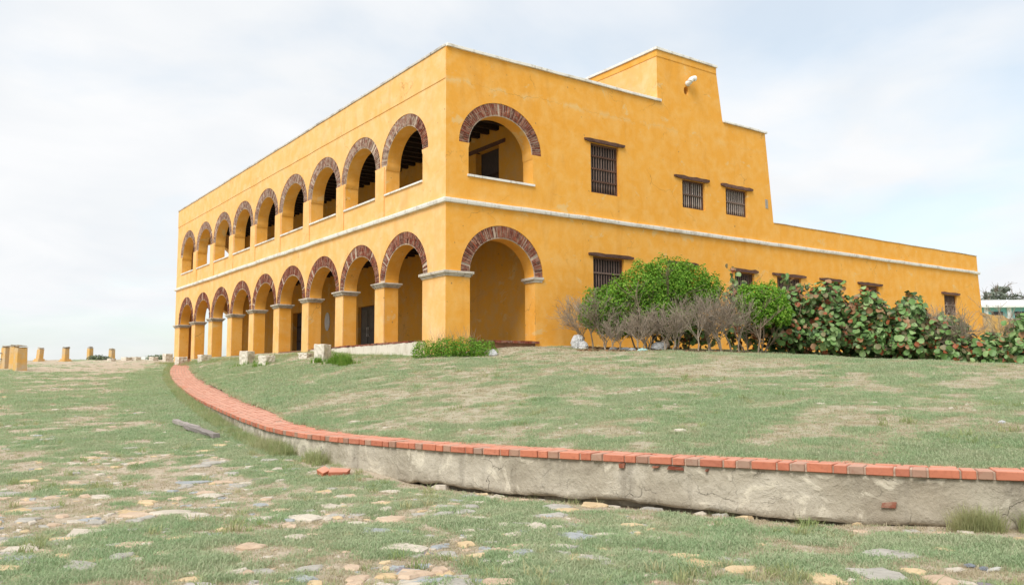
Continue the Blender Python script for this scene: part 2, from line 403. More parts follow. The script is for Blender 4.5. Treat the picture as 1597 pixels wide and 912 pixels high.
def brick_field():
    t = NT('edging_brick_field'); r = t.attr('tone'); v = t.coord()
    c = t.ramp(r,(0,(.47,.19,.13)),(.3,(.53,.225,.15)),(.6,(.58,.265,.18)),(.85,(.61,.30,.21)),(1,(.40,.27,.20)))
    c = t.mix(t.ramp(t.noise(5,6,.68,.3,v),(.45,0),(.7,.6)), c, (.60,.38,.28))
    c = dust_and_sheen(t, c); t.col(c); t.bump(t.noise(45,4,.6,0,v),.35,.005); return t.m
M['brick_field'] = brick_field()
M['joint'] = plain('edging_mortar', (.50,.37,.28), .3, 12, .95, .5, .01, False)
def concrete_wall():
    t = NT('old_rendered_concrete'); g = t.coord()
    c = t.ramp(t.noise(.9,7,.62,.5,g),(.30,(.22,.185,.14)),(.5,(.38,.335,.26)),(.70,(.52,.47,.385)))
    blot = t.noise(2.6,5,.6,1.2,g); c = t.mix(t.ramp(blot,(.54,0),(.60,.75)), c, (.60,.54,.43))
    c = t.mix(t.ramp(t.noise(.55,4,.6,.3,g),(.56,0),(.70,.6)), c, (.25,.20,.14))
    c = t.mix(t.ramp(t.noise(1.3,5,.7,0,t.coord((2.4,2.4,.35))),(.52,0),(.70,.65)), c, (.19,.165,.13))
    vo = t.n('ShaderNodeTexVoronoi', feature='DISTANCE_TO_EDGE'); vo.inputs['Scale'].default_value = 3.0
    wv = t.n('ShaderNodeVectorMath', operation='ADD'); nn = t.n('ShaderNodeTexNoise'); nn.inputs['Scale'].default_value = 2.5; nn.inputs['Detail'].default_value = 6
    sc = t.n('ShaderNodeVectorMath', operation='SCALE'); sc.inputs['Scale'].default_value = .55
    t.l(g,nn.inputs['Vector']); t.l(nn.outputs['Color'],sc.inputs[0]); t.l(g,wv.inputs[0]); t.l(sc.outputs[0],wv.inputs[1]); t.l(wv.outputs[0],vo.inputs['Vector'])
    ck = t.math('MULTIPLY', t.ramp(vo.outputs['Distance'],(0,1),(.010,0)), t.ramp(t.noise(1.4,4,.6,0,g),(.50,0),(.64,.42)))
    c = t.mix(ck, c, (.10,.078,.055))
    c = t.mix(t.ramp(t.noise(22,4,.6,0,g),(.24,.55),(.38,0)), c, (.17,.14,.10))
    h = t.math('SUBTRACT', t.math('ADD',t.math('MULTIPLY',blot,.8),t.math('MULTIPLY',t.noise(9,6,.68,0,g),.7)), ck)
    t.col(c); t.b.inputs['Roughness'].default_value = .95; t.bump(h,1.0,.045); return t.m
M['concrete'] = concrete_wall()
M['soil'] = plain('bare_soil', (.23,.165,.11), .35, 5, 1, .8, .02, False)
def wood(name, a, b, scale=(1,1,1)):
    t = NT(name); v = t.coord(scale,geo=False)
    c = t.ramp(t.noise(9,6,.65,.4,v),(.3,a),(.7,b)); t.col(t.mix(1,c,t.ramp(t.rand(),(0,.75),(1,1.1)),'MULTIPLY'))
    t.bump(t.noise(30,5,.6,0,v),.5,.006); return t.m
M['wood'] = wood('brown_wood', (.085,.042,.03), (.17,.092,.065), (1,1,1))
M['wood_bar'] = wood('greyed_wood', (.13,.082,.066), (.25,.18,.15), (6,6,.6))
M['wood_pale'] = wood('bleached_wood', (.26,.20,.17), (.50,.43,.38), (6,6,.6))
M['wood_dark'] = wood('dark_beam_wood', (.022,.015,.012), (.05,.034,.026), (1,1,1))
M['shutter'] = wood('dark_shutter', (.035,.028,.028), (.085,.072,.07), (8,8,.6))
M['board'] = wood('pale_ceiling_board', (.58,.50,.40), (.72,.65,.55), (1,6,1))
M['log'] = wood('weathered_timber', (.17,.14,.125), (.47,.42,.39), (1.2,9,9))
M['door_grey'] = wood('grey_door_wood', (.075,.07,.06), (.17,.155,.135), (6,6,.6))
M['steel'] = plain('brushed_handle', (.6,.6,.58), .1, 5, .35, .05); M['steel'].node_tree.nodes['Principled BSDF'].inputs['Metallic'].default_value = .8
M['pvc'] = plain('white_pvc', (.80,.79,.77), .08, 6, .5, .05)
M['black'] = plain('black_opening', (.012,.010,.009), .1, 6, .9, 0)
M['floor_tile'] = plain('gallery_floor', (.26,.13,.075), .25, 3, .85, .3, .01, False)
M['roof'] = plain('roof_screed', (.35,.31,.27), .2, 1, .95, .3, .01, False)
M['plaque'] = plain('white_plaque', (.62,.64,.64), .12, 6, .5, .05)
M['plaque_grey'] = plain('grey_plaque', (.40,.42,.43), .2, 6, .5, .05)
M['cement_patch'] = plain('cement_patch', (.33,.30,.26), .25, 12, .95, .4, .01, False)
# ---------------------------------------------------------------- the yellow building
BAY, OPEN, PIER, CORN, FARC = 3.342, 2.653, .689, 1.412, 1.09
LEN = CORN+9*OPEN+8*PIER+FARC            # length of the arcaded side
TH, TOP, STR0, STR1 = .55, 9.25, 4.31, 4.47
castle = empty('arcaded_building', (0,0,0), 'large yellow two storey building with brick arched arcades and stepped parapet', 'building')
def ell(cu, cz, rx, rz, n=28, a0=0, a1=math.pi):
    return [(cu+rx*math.cos(a), cz+rz*math.sin(a)) for a in np.linspace(a0,a1,n)]
def low_open(cu, half=OPEN/2, z0=-.5, sp=2.2, rx=None, rz=1.13):
    rx = rx or half-.012
    return [(cu-half,z0),(cu+half,z0),(cu+half,sp-.004)]+ell(cu,sp,rx,rz)+[(cu-half,sp-.004)]
def up_open(cu, half=1.30, z0=5.22, sp=6.27, rx=1.24, rz=1.07):
    k = .16
    q = [(cu+half-(half-rx)*t**.5, sp-k+k*t) for t in (0,.25,.5,.75)]
    q2 = [(2*cu-u,z) for u,z in q[::-1]]
    return [(cu-half,z0),(cu+half,z0)]+q+ell(cu,sp,rx,rz)+q2
def ring_hole(cu, sp, rx, rz):
    return ell(cu,sp,rx,rz,40)+[(cu-rx,sp-.01),(cu+rx,sp-.01)][0:2]
def merge_hole(opening, ring, sp):
    """opening below the spring line, ring's outer curve above it"""
    lowp = [p for p in opening if p[1] < sp-.003]
    lft = [p for p in lowp if p[0] < ring[0][0]-.5*(ring[0][0]-ring[-1][0]) ]; 
    return lowp, lft
ARC_Y = [CORN+OPEN/2+k*BAY for k in range(9)]
RX_IN, RX_OUT = OPEN/2-.012, 1.655
# inner leaf of the arcade wall (carries the reveals) and outer skin of plaster with the brick rings let in
def skin_low(cu, half, sp, rx, rz):
    a = ell(cu,sp,rx,rz,44)
    return [(cu-half,-.5),(cu+half,-.5),(cu+half,sp),]+[p for p in a]+[(cu-half,sp)]
def skin_up(cu, half, z0, sp, rx, rz, rin):
    k=.16; q=[(cu+half-(half-rin)*t**.5, sp-k+k*t) for t in (0,.25,.5,.75)]; q2=[(2*cu-u,z) for u,z in q[::-1]]
    return [(cu-half,z0),(cu+half,z0)]+q+[(cu+rin,sp)]+ell(cu,sp,rx,rz,44)+[(cu-rin,sp)]+q2
SK = .035
arc_outer = [(SK,-.6),(LEN,-.6),(LEN,TOP),(SK,TOP)]
def facade_x():
    hol = [low_open(c) for c in ARC_Y]+[up_open(c) for c in ARC_Y]
    o = [(TH,-.6),(LEN-TH,-.6),(LEN-TH,TOP),(TH,TOP)]
    plate('wall', o, hol, 'x', SK, TH, [M['yellow']], castle)
    hol = [skin_low(c,OPEN/2,2.2,1.655,1.56) for c in ARC_Y]+[skin_up(c,1.30,5.22,6.27,1.655,1.47,1.24) for c in ARC_Y]
    plate('plaster_skin', [(SK,-.6),(LEN,-.6),(LEN,TOP),(SK,TOP)], hol, 'x', 0, SK, [M['yellow_pale']], castle)
RA, RB, RT = 2.145, 3.41, 1.265          # the single arch bay on the other side
WIN = [(5.91,7.24,5.35,7.14,5.62,7.51,3),(10.52,11.79,5.35,6.45,10.08,12.02,1),(13.02,14.33,5.35,6.45,12.73,14.67,1),
       (5.95,7.40,1.45,3.10,5.74,7.85,2),(9.75,10.95,2.0,3.10,9.5,11.25,1),(13.42,14.62,2.0,3.08,13.16,14.84,1),(16.1,17.75,2.0,3.08,15.78,18.05,1),
       (19.35,20.7,2.0,3.08,19.05,20.99,1),(22.25,23.7,2.0,3.08,21.97,23.98,1),(29.72,31.0,2.0,3.04,29.45,31.27,1)]
PROFILE = [(0,-.8),(33.95,-.8),(33.44,STR0),(33.40,5.30),(16.0,5.33),(15.64,9.07),(12.97,9.09),(12.64,11.27),(9.29,11.27),(9.29,TOP),(0,TOP)]
def facade_y():
    hol = [low_open(RA,RT,rz=1.16,sp=2.2)]+[up_open(2.1,1.27,5.25,6.28,1.235,1.08)]+[[(a,z0),(b,z0),(b,z1),(a,z1)] for a,b,z0,z1,_,_,_ in WIN]
    hol.append(ell(10.88,9.98,.13,.17,18,0,2*math.pi)[:-1])
    # inner leaf stops short of the corner skin
    inner = [(SK,-.8)]+PROFILE[1:-1]+[(SK,TOP)]
    plate('wall', inner, hol, 'y', SK, TH, [M['yellow'],M['yellow_pale']], castle, end_mats={8:1})
    hol2 = [skin_low(RA,RT,2.2,1.605,1.57)]+[skin_up(2.1,1.27,5.25,6.28,1.62,1.50,1.235)]+hol[2:]
    n = len(PROFILE)
    plate('plaster_skin', PROFILE, hol2, 'y', 0, SK, [M['yellow'],M['yellow_pale']], castle, end_mats={n-1:1, 8:1})
facade_x(); facade_y()
# brick rings -------------------------------------------------------------
brick_count = 0
rest = MB()
def arch_ring(axis, cu, sp, rin, rout, z_in, z_out, mat, single, end_in):
    """mortar bed + voussoir bricks; axis x: ring lies in plane x=0 spanning y"""
    global brick_count
    P3 = (lambda u,z,d: (d,u,z)) if axis=='x' else (lambda u,z,d: (u,d,z))
    n = 40; a = np.linspace(0,math.pi,n+1); V=[]; F=[]
    for t in a:
        for rx,rz in ((rin,z_in),(rout,z_out)):
            V.append(P3(cu+rx*math.cos(t), sp+rz*math.sin(t), .030)); V.append(P3(cu+rx*math.cos(t), sp+rz*math.sin(t), SK+.004))
    for i in range(n):
        b=i*4; c=b+4
        F += [[b,c,c+2,b+2],[b,b+1,c+1,c],[b+2,c+2,c+3,b+3]]
    mb = MB(); mb.add(V,F); ring = mb.build('arch_ring', M['mortar'], castle)
    nb = 56; w = rng.uniform(.75,1.3,nb); e = np.r_[0,np.cumsum(w)]/w.sum()*math.pi
    for i in range(nb):
        g = .25*(e[i+1]-e[i]); t0,t1 = e[i]+g*rng.uniform(.4,1), e[i+1]-g*rng.uniform(.4,1)
        cuts = [(.06+rng.uniform(0,.05), 1-rng.uniform(0,.05))] if rng.random()<.5 else None
        if cuts is None:
            m = rng.uniform(.35,.65); cuts = [(.06+rng.uniform(0,.05),m-.02),(m+.02,1-rng.uniform(0,.05))]
        if rng.random()<.06: continue
        for k0,k1 in cuts:
            d = rng.uniform(-.008,.020)
            if rng.random()<.12: d += .006
            pts=[]
            for dd in (SK+.002, d):
                for t,k in ((t0,k0),(t1,k0),(t1,k1),(t0,k1)):
                    t = t+rng.normal(0,.004)
                    rx = rin+(rout-rin)*k; rz = z_in+(z_out-z_in)*k
                    pts.append(P3(cu+rx*math.cos(t), sp+rz*math.sin(t), dd))
            if single and brick_count < 300:
                q = MB(); q.add(pts,BOXF); q.build('brick', mat, ring); brick_count += 1
            else: rest.add(pts,BOXF)
arch_ring('y', RA, 2.2, 1.253, 1.60, 1.16, 1.565, M['arch_brick'], True, 0)
arch_ring('y', 2.1, 6.28, 1.235, 1.615, 1.08, 1.495, M['arch_brick'], True, 0)
for k,c in enumerate(ARC_Y):
    arch_ring('x', c, 2.2, RX_IN, 1.65, 1.13, 1.555, M['arch_brick'], k<1, 0)
    if k==0: arch_ring('x', c, 6.27, 1.24, 1.65, 1.07, 1.465, M['arch_brick_grey'], True, 0)
rest.build('arch_brickwork', M['arch_brick'], castle)['kind'] = 'stuff'
rest = MB()
for k,c in enumerate(ARC_Y):
    if k: arch_ring('x', c, 6.27, 1.24, 1.65, 1.07, 1.465, M['arch_brick_grey'], False, 0)
rest.build('limewashed_arch_brickwork', M['arch_brick_grey'], castle)['kind'] = 'stuff'
# capitals ------------------------------------------------------------------
def capital(u0, u1, axis='x', d1=TH+.0):
    mb = MB()
    for z0,z1,p in ((2.03,2.075,.03),(2.075,2.12,.065),(2.12,2.145,.09),(2.145,2.2,.115)):
        a,b = (-p,u0-p,z0),(d1+p,u1+p,z1)
        if axis=='y': a,b = (u0-p,-p,z0),(u1+p,d1+p,z1)
        mb.box(a,b,.004)
    return mb.build('capital', M['capital'], castle, bevel=.008)
for k in range(8): capital(CORN+OPEN+k*BAY, CORN+OPEN+k*BAY+PIER)
capital(LEN-FARC, LEN)
mb = MB()                                   # corner capital wraps both faces
for z0,z1,p in ((2.03,2.075,.03),(2.075,2.12,.06),(2.12,2.2,.10)):
    mb.box((-p,-p,z0),(TH+p,CORN+p,z1),.005); mb.box((TH+p,-p-.001,z0),(RA-RT+p,TH+p,z1),.005)
mb.build('capital', M['capital'], castle, bevel=.008)
mb = MB()
for z0,z1,p in ((2.03,2.075,.03),(2.075,2.12,.06),(2.12,2.2,.10)): mb.box((RB-p,-p*.6,z0),(RB+.28+p*.5,TH+p,z1),.005)
mb.build('capital', M['capital'], castle, bevel=.008)
# upper pilasters and sills ----------------------------------------------------
for k in range(8):
    y0 = CORN+OPEN+k*BAY
    MB().box((-.045,y0+.02,STR1-.03),(.0-.001,y0+PIER-.02,6.245)).build('pilaster', M['yellow_pale'], castle, bevel=.012)
for c in ARC_Y: MB().box((-.05,c-1.31,5.20),(TH+.02,c+1.31,5.265),.003).build('sill', M['white'], castle, bevel=.008)
MB().box((.78,-.05,5.21),(3.42,TH+.02,5.28),.003).build('sill', M['white'], castle, bevel=.008)
# string course, copings, joint lines ------------------------------------------
def strip(name, pts, prof, mat, closed=False):
    """sweep a (out, z) profile along plan points with outward mitres"""
    pts = np.array(pts,float); n = len(pts); rows = []
    for i in range(n):
        d0 = pts[i]-pts[i-1] if i>0 else pts[1]-pts[0]; d1 = pts[i+1]-pts[i] if i<n-1 else d0
        d0/=np.linalg.norm(d0); d1/=np.linalg.norm(d1); n0=np.array([d0[1],-d0[0]]); n1=np.array([d1[1],-d1[0]])
        m = n0+n1; m = m/(m@n0)
        w = .022*(float(vnoise(np.array([pts[i][0]*.9]),np.array([pts[i][1]*.9]),11)[0])-.5)
        rows.append([(pts[i][0]+m[0]*o, pts[i][1]+m[1]*o, z+w+rng.normal(0,.002)) for o,z in prof])
    k = len(prof); F = []
    for i in range(n-1):
        for j in range(k): F.append([i*k+j,(i+1)*k+j,(i+1)*k+(j+1)%k,i*k+(j+1)%k])
    F.append(list(range(k))); F.append([(n-1)*k+j for j in range(k)][::-1])
    mb = MB(); mb.add(np.vstack(rows),F); return mb.build(name, mat, castle, bevel=.01)
def dense(pts, step=.6):
    out=[pts[0]]
    for a,b in zip(pts[:-1],pts[1:]):
        m=max(1,int(np.hypot(b[0]-a[0],b[1]-a[1])/step))
        out += [tuple(np.array(a)+(np.array(b)-np.array(a))*t) for t in np.linspace(0,1,m+1)[1:]]
    return out
strip('string_course', dense([(0,LEN+.1),(0,0),(33.53,0)]), [(-.02,STR0),(.085,STR0+.01),(.10,STR0+.08),(.10,STR1-.02),(-.02,STR1)], M['white'])
strip('coping', dense([(0,LEN),(0,0)]), [(-.5,TOP-.005),(.055,TOP-.005),(.055,TOP+.075),(-.5,TOP+.085)], M['coping_grey'])
strip('coping', dense([(0.002,0),(9.45,0)]), [(-.5,TOP+.002),(.075,TOP+.002),(.075,TOP+.10),(-.5,TOP+.11)], M['white'])
strip('coping', dense([(12.99,0),(15.74,0)]), [(-.5,9.085),(.07,9.085),(.07,9.165),(-.5,9.17)], M['white'])
strip('coping', dense([(9.29,4.6),(9.29,0),(12.70,0)]), [(-.4,11.27),(.07,11.27),(.07,11.37),(-.4,11.38)], M['white'])
strip('coping', dense([(16.02,0),(33.42,0)]), [(-.5,5.305),(.03,5.305),(.03,5.335),(-.5,5.345)], M['coping_grey'])
# shadow-gap joint below the parapet on the arcaded side and on the turret: a thin ledge
strip('ledge', dense([(0,LEN-.01),(0,.01)]), [(-.01,8.22),(.022,8.235),(.022,9.245),(-.01,9.246)], M['yellow_pale'])
strip('ledge', dense([(9.29,4.6),(9.29,0),(12.66,0)]), [(-.01,11.01),(.02,11.02),(.02,11.265),(-.01,11.266)], M['yellow'])
# windows -------------------------------------------------------------------------
def window(a,b,z0,z1,l0,l1,rails):
    w = MB(); y0,y1 = .10,.16; s=.055
    w.box((a+.002,y0,z0+.002),(a+s,y1,z1-.002)); w.box((b-s,y0,z0+.002),(b-.002,y1,z1-.002)); w.box((a+s,y0,z0+.002),(b-s,y1,z0+s)); w.box((a+s,y0,z1-s-.02),(b-s,y1,z1-.002))
    win = w.build('window', M['wood'], castle)
    nb = int(round((b-a)/.118))
    for i in range(1,nb):
        x = a+(b-a)*i/nb; t = rng.normal(0,.004,(2,)); m = MB()
        zz = np.linspace(z0+.03,z1-.03,7); m.tube([(x+t[0]*k/6,.13,z) for k,z in enumerate(zz)], [.019,.026,.021,.026,.021,.026,.019], 6)
        m.build('bar', (M['wood_pale'] if (a>10 and z0>5 and rng.random()<.75) else M['wood_bar']), win, smooth=True)
    for i in range(1,rails+1):
        z = z0+(z1-z0)*i/(rails+1); MB().box((a+s-.01,.085,z-.028),(b-s+.01,.165,z+.028),.003).build('rail', M['wood'] if rails>2 else M['wood_bar'], win)
    MB().box((a+.004,.27,z0+.004),(b-.004,.31,z1-.004)).build('shutter', M['shutter'], win)
    m = MB(); xs = np.linspace(l0,l1,9); V=[]; 
    for i,x in enumerate(xs):
        e = .035 if i in (0,8) else 0; j=rng.normal(0,.01,4)
        V += [(x,-.07+j[0]*.5,z1+.005+e+j[1]*.6),(x,.03,z1+.005+e),(x,.03,z1+.135-e*.3),(x,-.07+j[2]*.5,z1+.13-e*.5+j[3])]
    F=[]
    for i in range(8):
        for k in range(4): F.append([i*4+k,i*4+(k+1)%4,i*4+4+(k+1)%4,i*4+4+k])
    F += [[0,1,2,3],[35,34,33,32]]
    m.add(V,F); m.build('lintel', M['wood'], castle)
for wdef in WIN: window(*wdef)
# inside of the galleries ----------------------------------------------------------
GX = 3.9
def doorhole(y0,y1,z0,z1): return [(y0,z0),(y1,z0),(y1,z1),(y0,z1)]
LOWD = [(12.65,14.35,.1,2.25),(21.2,22.6,.1,2.5),(27.5,28.7,.1,2.4)]
UPD = [(2.74,4.27,4.4,7.36),(10.6,12.0,4.4,6.55),(16.6,18.0,4.4,6.55),(22.8,24.2,4.4,6.55)]
plate('gallery_wall', [(TH,-.6),(LEN-TH,-.6),(LEN-TH,8.3),(TH,8.3)], [doorhole(*d) for d in LOWD+UPD], 'x', GX, GX+.45, [M['yellow_in']], castle)
for i,(y0,y1,z0,z1) in enumerate(LOWD+UPD):
    d = MB(); X = GX+.30
    if i==0:
        dr = MB().box((X-.14,y0+.01,z0),(X-.09,y1-.01,z1-.01)).build('door', M['door_grey'], castle)
        ym = (y0+y1)/2
        for s in (-1,1):
            MB().box((X-.165,ym+s*.42-.30,z0+.15),(X-.14,ym+s*.42+.30,z0+.95)).build('door_panel', M['door_grey'], dr, bevel=.01)
            MB().box((X-.165,ym+s*.42-.30,z0+1.1),(X-.14,ym+s*.42+.30,z1-.15)).build('door_panel', M['door_grey'], dr, bevel=.01)
            m = MB(); m.tube([(X-.14,ym+s*.07,.85),(X-.22,ym+s*.07,.87),(X-.22,ym+s*.07,1.27),(X-.14,ym+s*.07,1.29)],.014,6); m.build('handle', M['steel'], dr)
    else:
        dr = MB().box((X-.05,y0+.01,z0),(X,y1-.01,z1-.01)).build('door', M['shutter'] if i!=2 else M['wood_dark'], castle)
        for f in (.36,.68): MB().box((X-.075,y0+.05,z0+(z1-z0)*f-.05),(X-.05,y1-.05,z0+(z1-z0)*f+.05)).build('rail', M['wood_dark'], dr)
    if i>=3: MB().box((GX-.06,y0-.42,z1+.0),(GX+.2,y1+.42,z1+.14),.006).build('lintel', M['wood'], castle)
m = MB(); ys = 17.87+.30*np.cos(np.linspace(0,2*np.pi,24,endpoint=False)); zs = 1.78+.46*np.sin(np.linspace(0,2*np.pi,24,endpoint=False))
m.add([(GX-.03,y,z) for y,z in zip(ys,zs)]+[(GX+.01,y,z) for y,z in zip(ys,zs)], [list(range(24))[::-1]]+[[i,(i+1)%24,24+(i+1)%24,24+i] for i in range(24)])
m.build('plaque', M['plaque'], castle)
MB().box((GX-.03,18.75,1.52),(GX+.005,19.25,1.98)).build('plaque', M['plaque_grey'], castle)
MB().box((.01,.01,-.49),(GX,LEN-.01,.10)).build('gallery_floor', M['floor_tile'], castle)
MB().box((TH,TH,4.22),(GX,LEN-TH,4.42)).build('gallery_floor', M['board'], castle)
MB().box((TH,TH,8.16),(GX,LEN-TH,8.30)).build('ceiling_boards', M['board'], castle)
y = .95
while y < LEN-.8:
    MB().box((TH-.05,y-.09,7.90),(GX+.05,y+.09,8.16),.004).build('ceiling_beam', M['wood_dark'], castle)
    MB().box((TH-.05,y-.08,4.0),(GX+.05,y+.08,4.22),.004).build('ceiling_beam', M['wood_dark'], castle); y += .62
# end wall with its arches, the main block behind, annex and turret
plate('wall', [(0+SK,-.6),(15.8,-.6),(15.8,TOP),(SK,TOP)], [low_open(RA,RT,rz=1.16), up_open(2.1,1.27,5.25,6.28,1.235,1.08)], 'y', LEN-TH, LEN, [M['yellow_pale']], castle)
MB().box((TH,TH,8.30),(15.6,LEN-TH,8.46)).build('roof', M['roof'], castle)
MB().hexa([(15.55,TH,-.8),(16.5,TH,-.8),(16.5,LEN,-.8),(15.55,LEN,-.8)],[(15.2,TH,9.07),(15.64,TH,9.07),(15.64,LEN,9.07),(15.2,LEN,9.07)]).build('wall', M['yellow'], castle)
MB().hexa([(33.3,TH,-.8),(33.95,TH,-.8),(33.95,9,-.8),(33.3,9,-.8)],[(32.9,TH,5.30),(33.40,TH,5.30),(33.40,9,5.30),(32.9,9,5.30)]).build('wall', M['yellow'], castle)
MB().box((16.3,8.6,-.8),(33.1,9.0,5.3)).build('wall', M['yellow'], castle)
MB().box((15.9,TH,4.8),(33.0,8.6,4.95)).build('roof', M['roof'], castle)
MB().box((9.29,TH,8.46),(9.7,4.6,11.27)).build('wall', M['yellow_pale'], castle)
MB().hexa([(12.5,TH,8.46),(13.07,TH,8.46),(13.07,4.6,8.46),(12.5,4.6,8.46)],[(12.24,TH,11.27),(12.64,TH,11.27),(12.64,4.6,11.27),(12.24,4.6,11.27)]).build('wall', M['yellow'], castle)
MB().box((9.7,4.2,8.46),(12.45,4.598,11.27)).build('wall', M['yellow'], castle)
MB().box((9.7,TH,10.6),(12.3,4.2,10.75)).build('roof', M['roof'], castle)
# white pipe elbow above the round vent hole of the turret
p = MB(); p.tube([(10.93,.1,10.27),(10.93,-.08,10.27),(10.935,-.15,10.29),(10.945,-.18,10.35),(10.98,-.19,10.41),(11.05,-.20,10.45),(11.17,-.21,10.47)],.095,14)
pipe = p.build('drain_pipe', M['pvc'], castle, smooth=True)
for a,b in (((10.93,-.03,10.27),(10.93,-.07,10.27)),((10.94,-.172,10.325),(10.955,-.182,10.37)),((11.11,-.205,10.46),(11.17,-.21,10.47))):
    MB().tube([a,b],.112,14).build('pipe_collar', M['pvc'], pipe)
MB().box((10.7,.30,9.75),(11.06,.33,10.2)).build('vent_back', M['wood_dark'], castle)
MB().box((15.50,-.012,5.88),(15.66,.0,6.26),.006).build('cement_patch', M['cement_patch'], castle)
# plinth step of the arcade with its row of bricks
MB().hexa([(-.42,1.15,-.9),(.0,1.15,-.9),(.0,9.6,-.9),(-.42,9.6,-.9)],[(-.36,1.18,.055),(0,1.18,.055),(0,9.6,.055),(-.36,9.6,.055)]).build('plinth', M['blockstone'], castle, bevel=.02)
m = MB(); y = 1.2
while y < 9.4:
    w = rng.uniform(.2,.24); m.box((-.37+rng.normal(0,.012),y,.05),(-.02,y+w-.02,.105+rng.normal(0,.006)),.003); y += w
m.build('plinth_bricks', M['arch_brick'], castle)['kind'] = 'stuff'
m = MB(); x = .9
while x < 3.35:
    w = rng.uniform(.2,.24); m.box((x,-.06+rng.normal(0,.01),.03),(x+w-.02,.3,.108),.003); x += w
m.build('threshold_bricks', M['arch_brick'], castle)['kind'] = 'stuff'
# ---------------------------------------------------------------- ground sheets
def ground_mat(name, greens, soils, sandy):
    t = NT(name); g = t.coord(); a = t.attr('grass')
    n1 = t.noise(2.3,5,.6,.2,g); n2 = t.noise(13,5,.65,.2,g); n3 = t.noise(60,4,.6,0,g)
    gr = t.ramp(n1,(.3,greens[0]),(.7,greens[1])); gr = t.mix(t.ramp(n2,(.45,0),(.75,.6)), gr, greens[2])
    so = t.ramp(n1,(.3,soils[0]),(.7,soils[1])); so = t.mix(t.ramp(n2,(.4,0),(.7,.55)), so, sandy)
    so = t.mix(t.ramp(n3,(.25,.5),(.45,0)), so, tuple(x*.45 for x in soils[0]))
    m = t.math('ADD', a, t.math('ADD', t.math('MULTIPLY',t.math('SUBTRACT',n2,.5),.9), t.math('MULTIPLY',t.math('SUBTRACT',n3,.5),.9)))
    c = t.mix(t.ramp(m,(.3,0),(.62,1)), so, gr)
    t.col(c); t.b.inputs['Roughness'].default_value = 1; t.b.inputs['Specular IOR Level'].default_value = .05
    t.bump(t.math('ADD',n3,t.math('MULTIPLY',n2,2)),.8,.03); return t.m
G_GREENS = ((.305,.365,.21),(.375,.42,.255),(.46,.445,.315))
M['ground_low'] = ground_mat('short_worn_turf', G_GREENS, ((.42,.345,.255),(.55,.46,.35)), (.64,.55,.43))
M['ground_up'] = ground_mat('dry_lawn', ((.29,.34,.185),(.355,.385,.225),(.44,.415,.28)), ((.40,.355,.25),(.48,.425,.31)), (.55,.49,.37))
M['sea'] = plain('sea_water', (.10,.22,.24), .15, .02, .25, .3, .2, False)
def polar_ground():
    yaw = math.atan2(VX,VY)
    ang = np.r_[np.arange(-180,-44,4), np.arange(-44,44,.17), np.arange(44,180,4)]
    a = np.radians(ang)+yaw
    r = np.r_[.02, .8, 1.5*(1.0125**np.arange(0,310))]; r = r[r<62]; r = np.r_[r, 64,67,70,74,80,88,98,112,130,155,190,240,300,400,600]
    Rr,A = np.meshgrid(r,a,indexing='ij'); X = CAM[0]+Rr*np.sin(A); Y = CAM[1]+Rr*np.cos(A)
    Z = h_low(X.ravel(),Y.ravel()).reshape(X.shape)
    sd,_ = edge_dist(X,Y)
    bld = (X>-.2)&(X<34.3)&(Y>-.2)&(Y<LEN+.2)
    ins = sd>.12
    up = h_up(X.ravel(),Y.ravel()).reshape(X.shape)
    inlawn = ins & (Y<31.5) & (X<58)
    Z = np.where(inlawn, np.minimum(Z, up-.5), Z); Z = np.where((sd>.5)&(X>-1)&(Y>20)&(Y<31.5)&(X<1), np.minimum(Z,.0), Z)
    Z = np.where(bld, np.minimum(Z,-.55), Z)
    G = grass_low(X.ravel(),Y.ravel()); n,m = X.shape
    i = np.arange(n-1)[:,None]*m; j = np.arange(m)[None,:]; j2 = (j+1)%m
    F = np.stack([i+j,i+j2,i+m+j2,i+m+j],-1).reshape(-1,4)[:, ::-1]
    me = np_mesh('ground', np.stack([X.ravel(),Y.ravel(),Z.ravel()],1), F, M['ground_low'], True, {'grass':G})
    return tag(link('ground', me), kind='structure')
ground = polar_ground()
EW = .62                                   # width of the brick top of the edging
BL = [( -.0,31.6)]
bline = np.array([(.25,31.0),(.25,.25),(58.,.25)])
bl = np.array(dense([tuple(p) for p in bline],.1)); 
def lawn_sheet():
    # pair edging and building line by fraction, far end first
    inner = EC[::-1,:2]+EN[::-1]*(ew(ES[::-1])-.12)[:,None]; inner = inner[:: 3]
    # reparametrise: far end -> corner maps on the arcaded side
    s = np.r_[0,np.cumsum(np.linalg.norm(np.diff(inner,axis=0),axis=1))]
    kc = np.argmin(np.hypot(inner[:,0]+8.5,inner[:,1]+9.5)); sc = s[kc]
    fr = np.where(s<sc, s/sc*30.75, 30.75+(s-sc)/(s[-1]-sc)*57.75)
    q = np.array([(.25,31.0-f) if f<30.75 else (.25+f-30.75,.25) for f in fr])
    t = np.linspace(0,1,170); t = .75*t+.25*t*t
    X = inner[:,0][:,None]*(1-t)+q[:,0][:,None]*t; Y = inner[:,1][:,None]*(1-t)+q[:,1][:,None]*t
    Z = h_up(X.ravel(),Y.ravel()).reshape(X.shape)
    Z[:,0] -= .06
    G = grass_up(X.ravel(),Y.ravel()); n,m = X.shape
    i = np.arange(n-1)[:,None]*m; j = np.arange(m-1)[None,:]
    F = np.stack([i+j,i+m+j,i+m+j+1,i+j+1],-1).reshape(-1,4)
    me = np_mesh('lawn', np.stack([X.ravel(),Y.ravel(),Z.ravel()],1), F, M['ground_up'], True, {'grass':G})
    return tag(link('lawn', me), kind='structure')
lawn = lawn_sheet()
sx = 14000; tag(link('sea', np_mesh('sea',[(-sx,-sx,-28),(sx,-sx,-28),(sx,sx,-28),(-sx,sx,-28)],np.array([[0,1,2,3]]),M['sea'])), kind='structure')

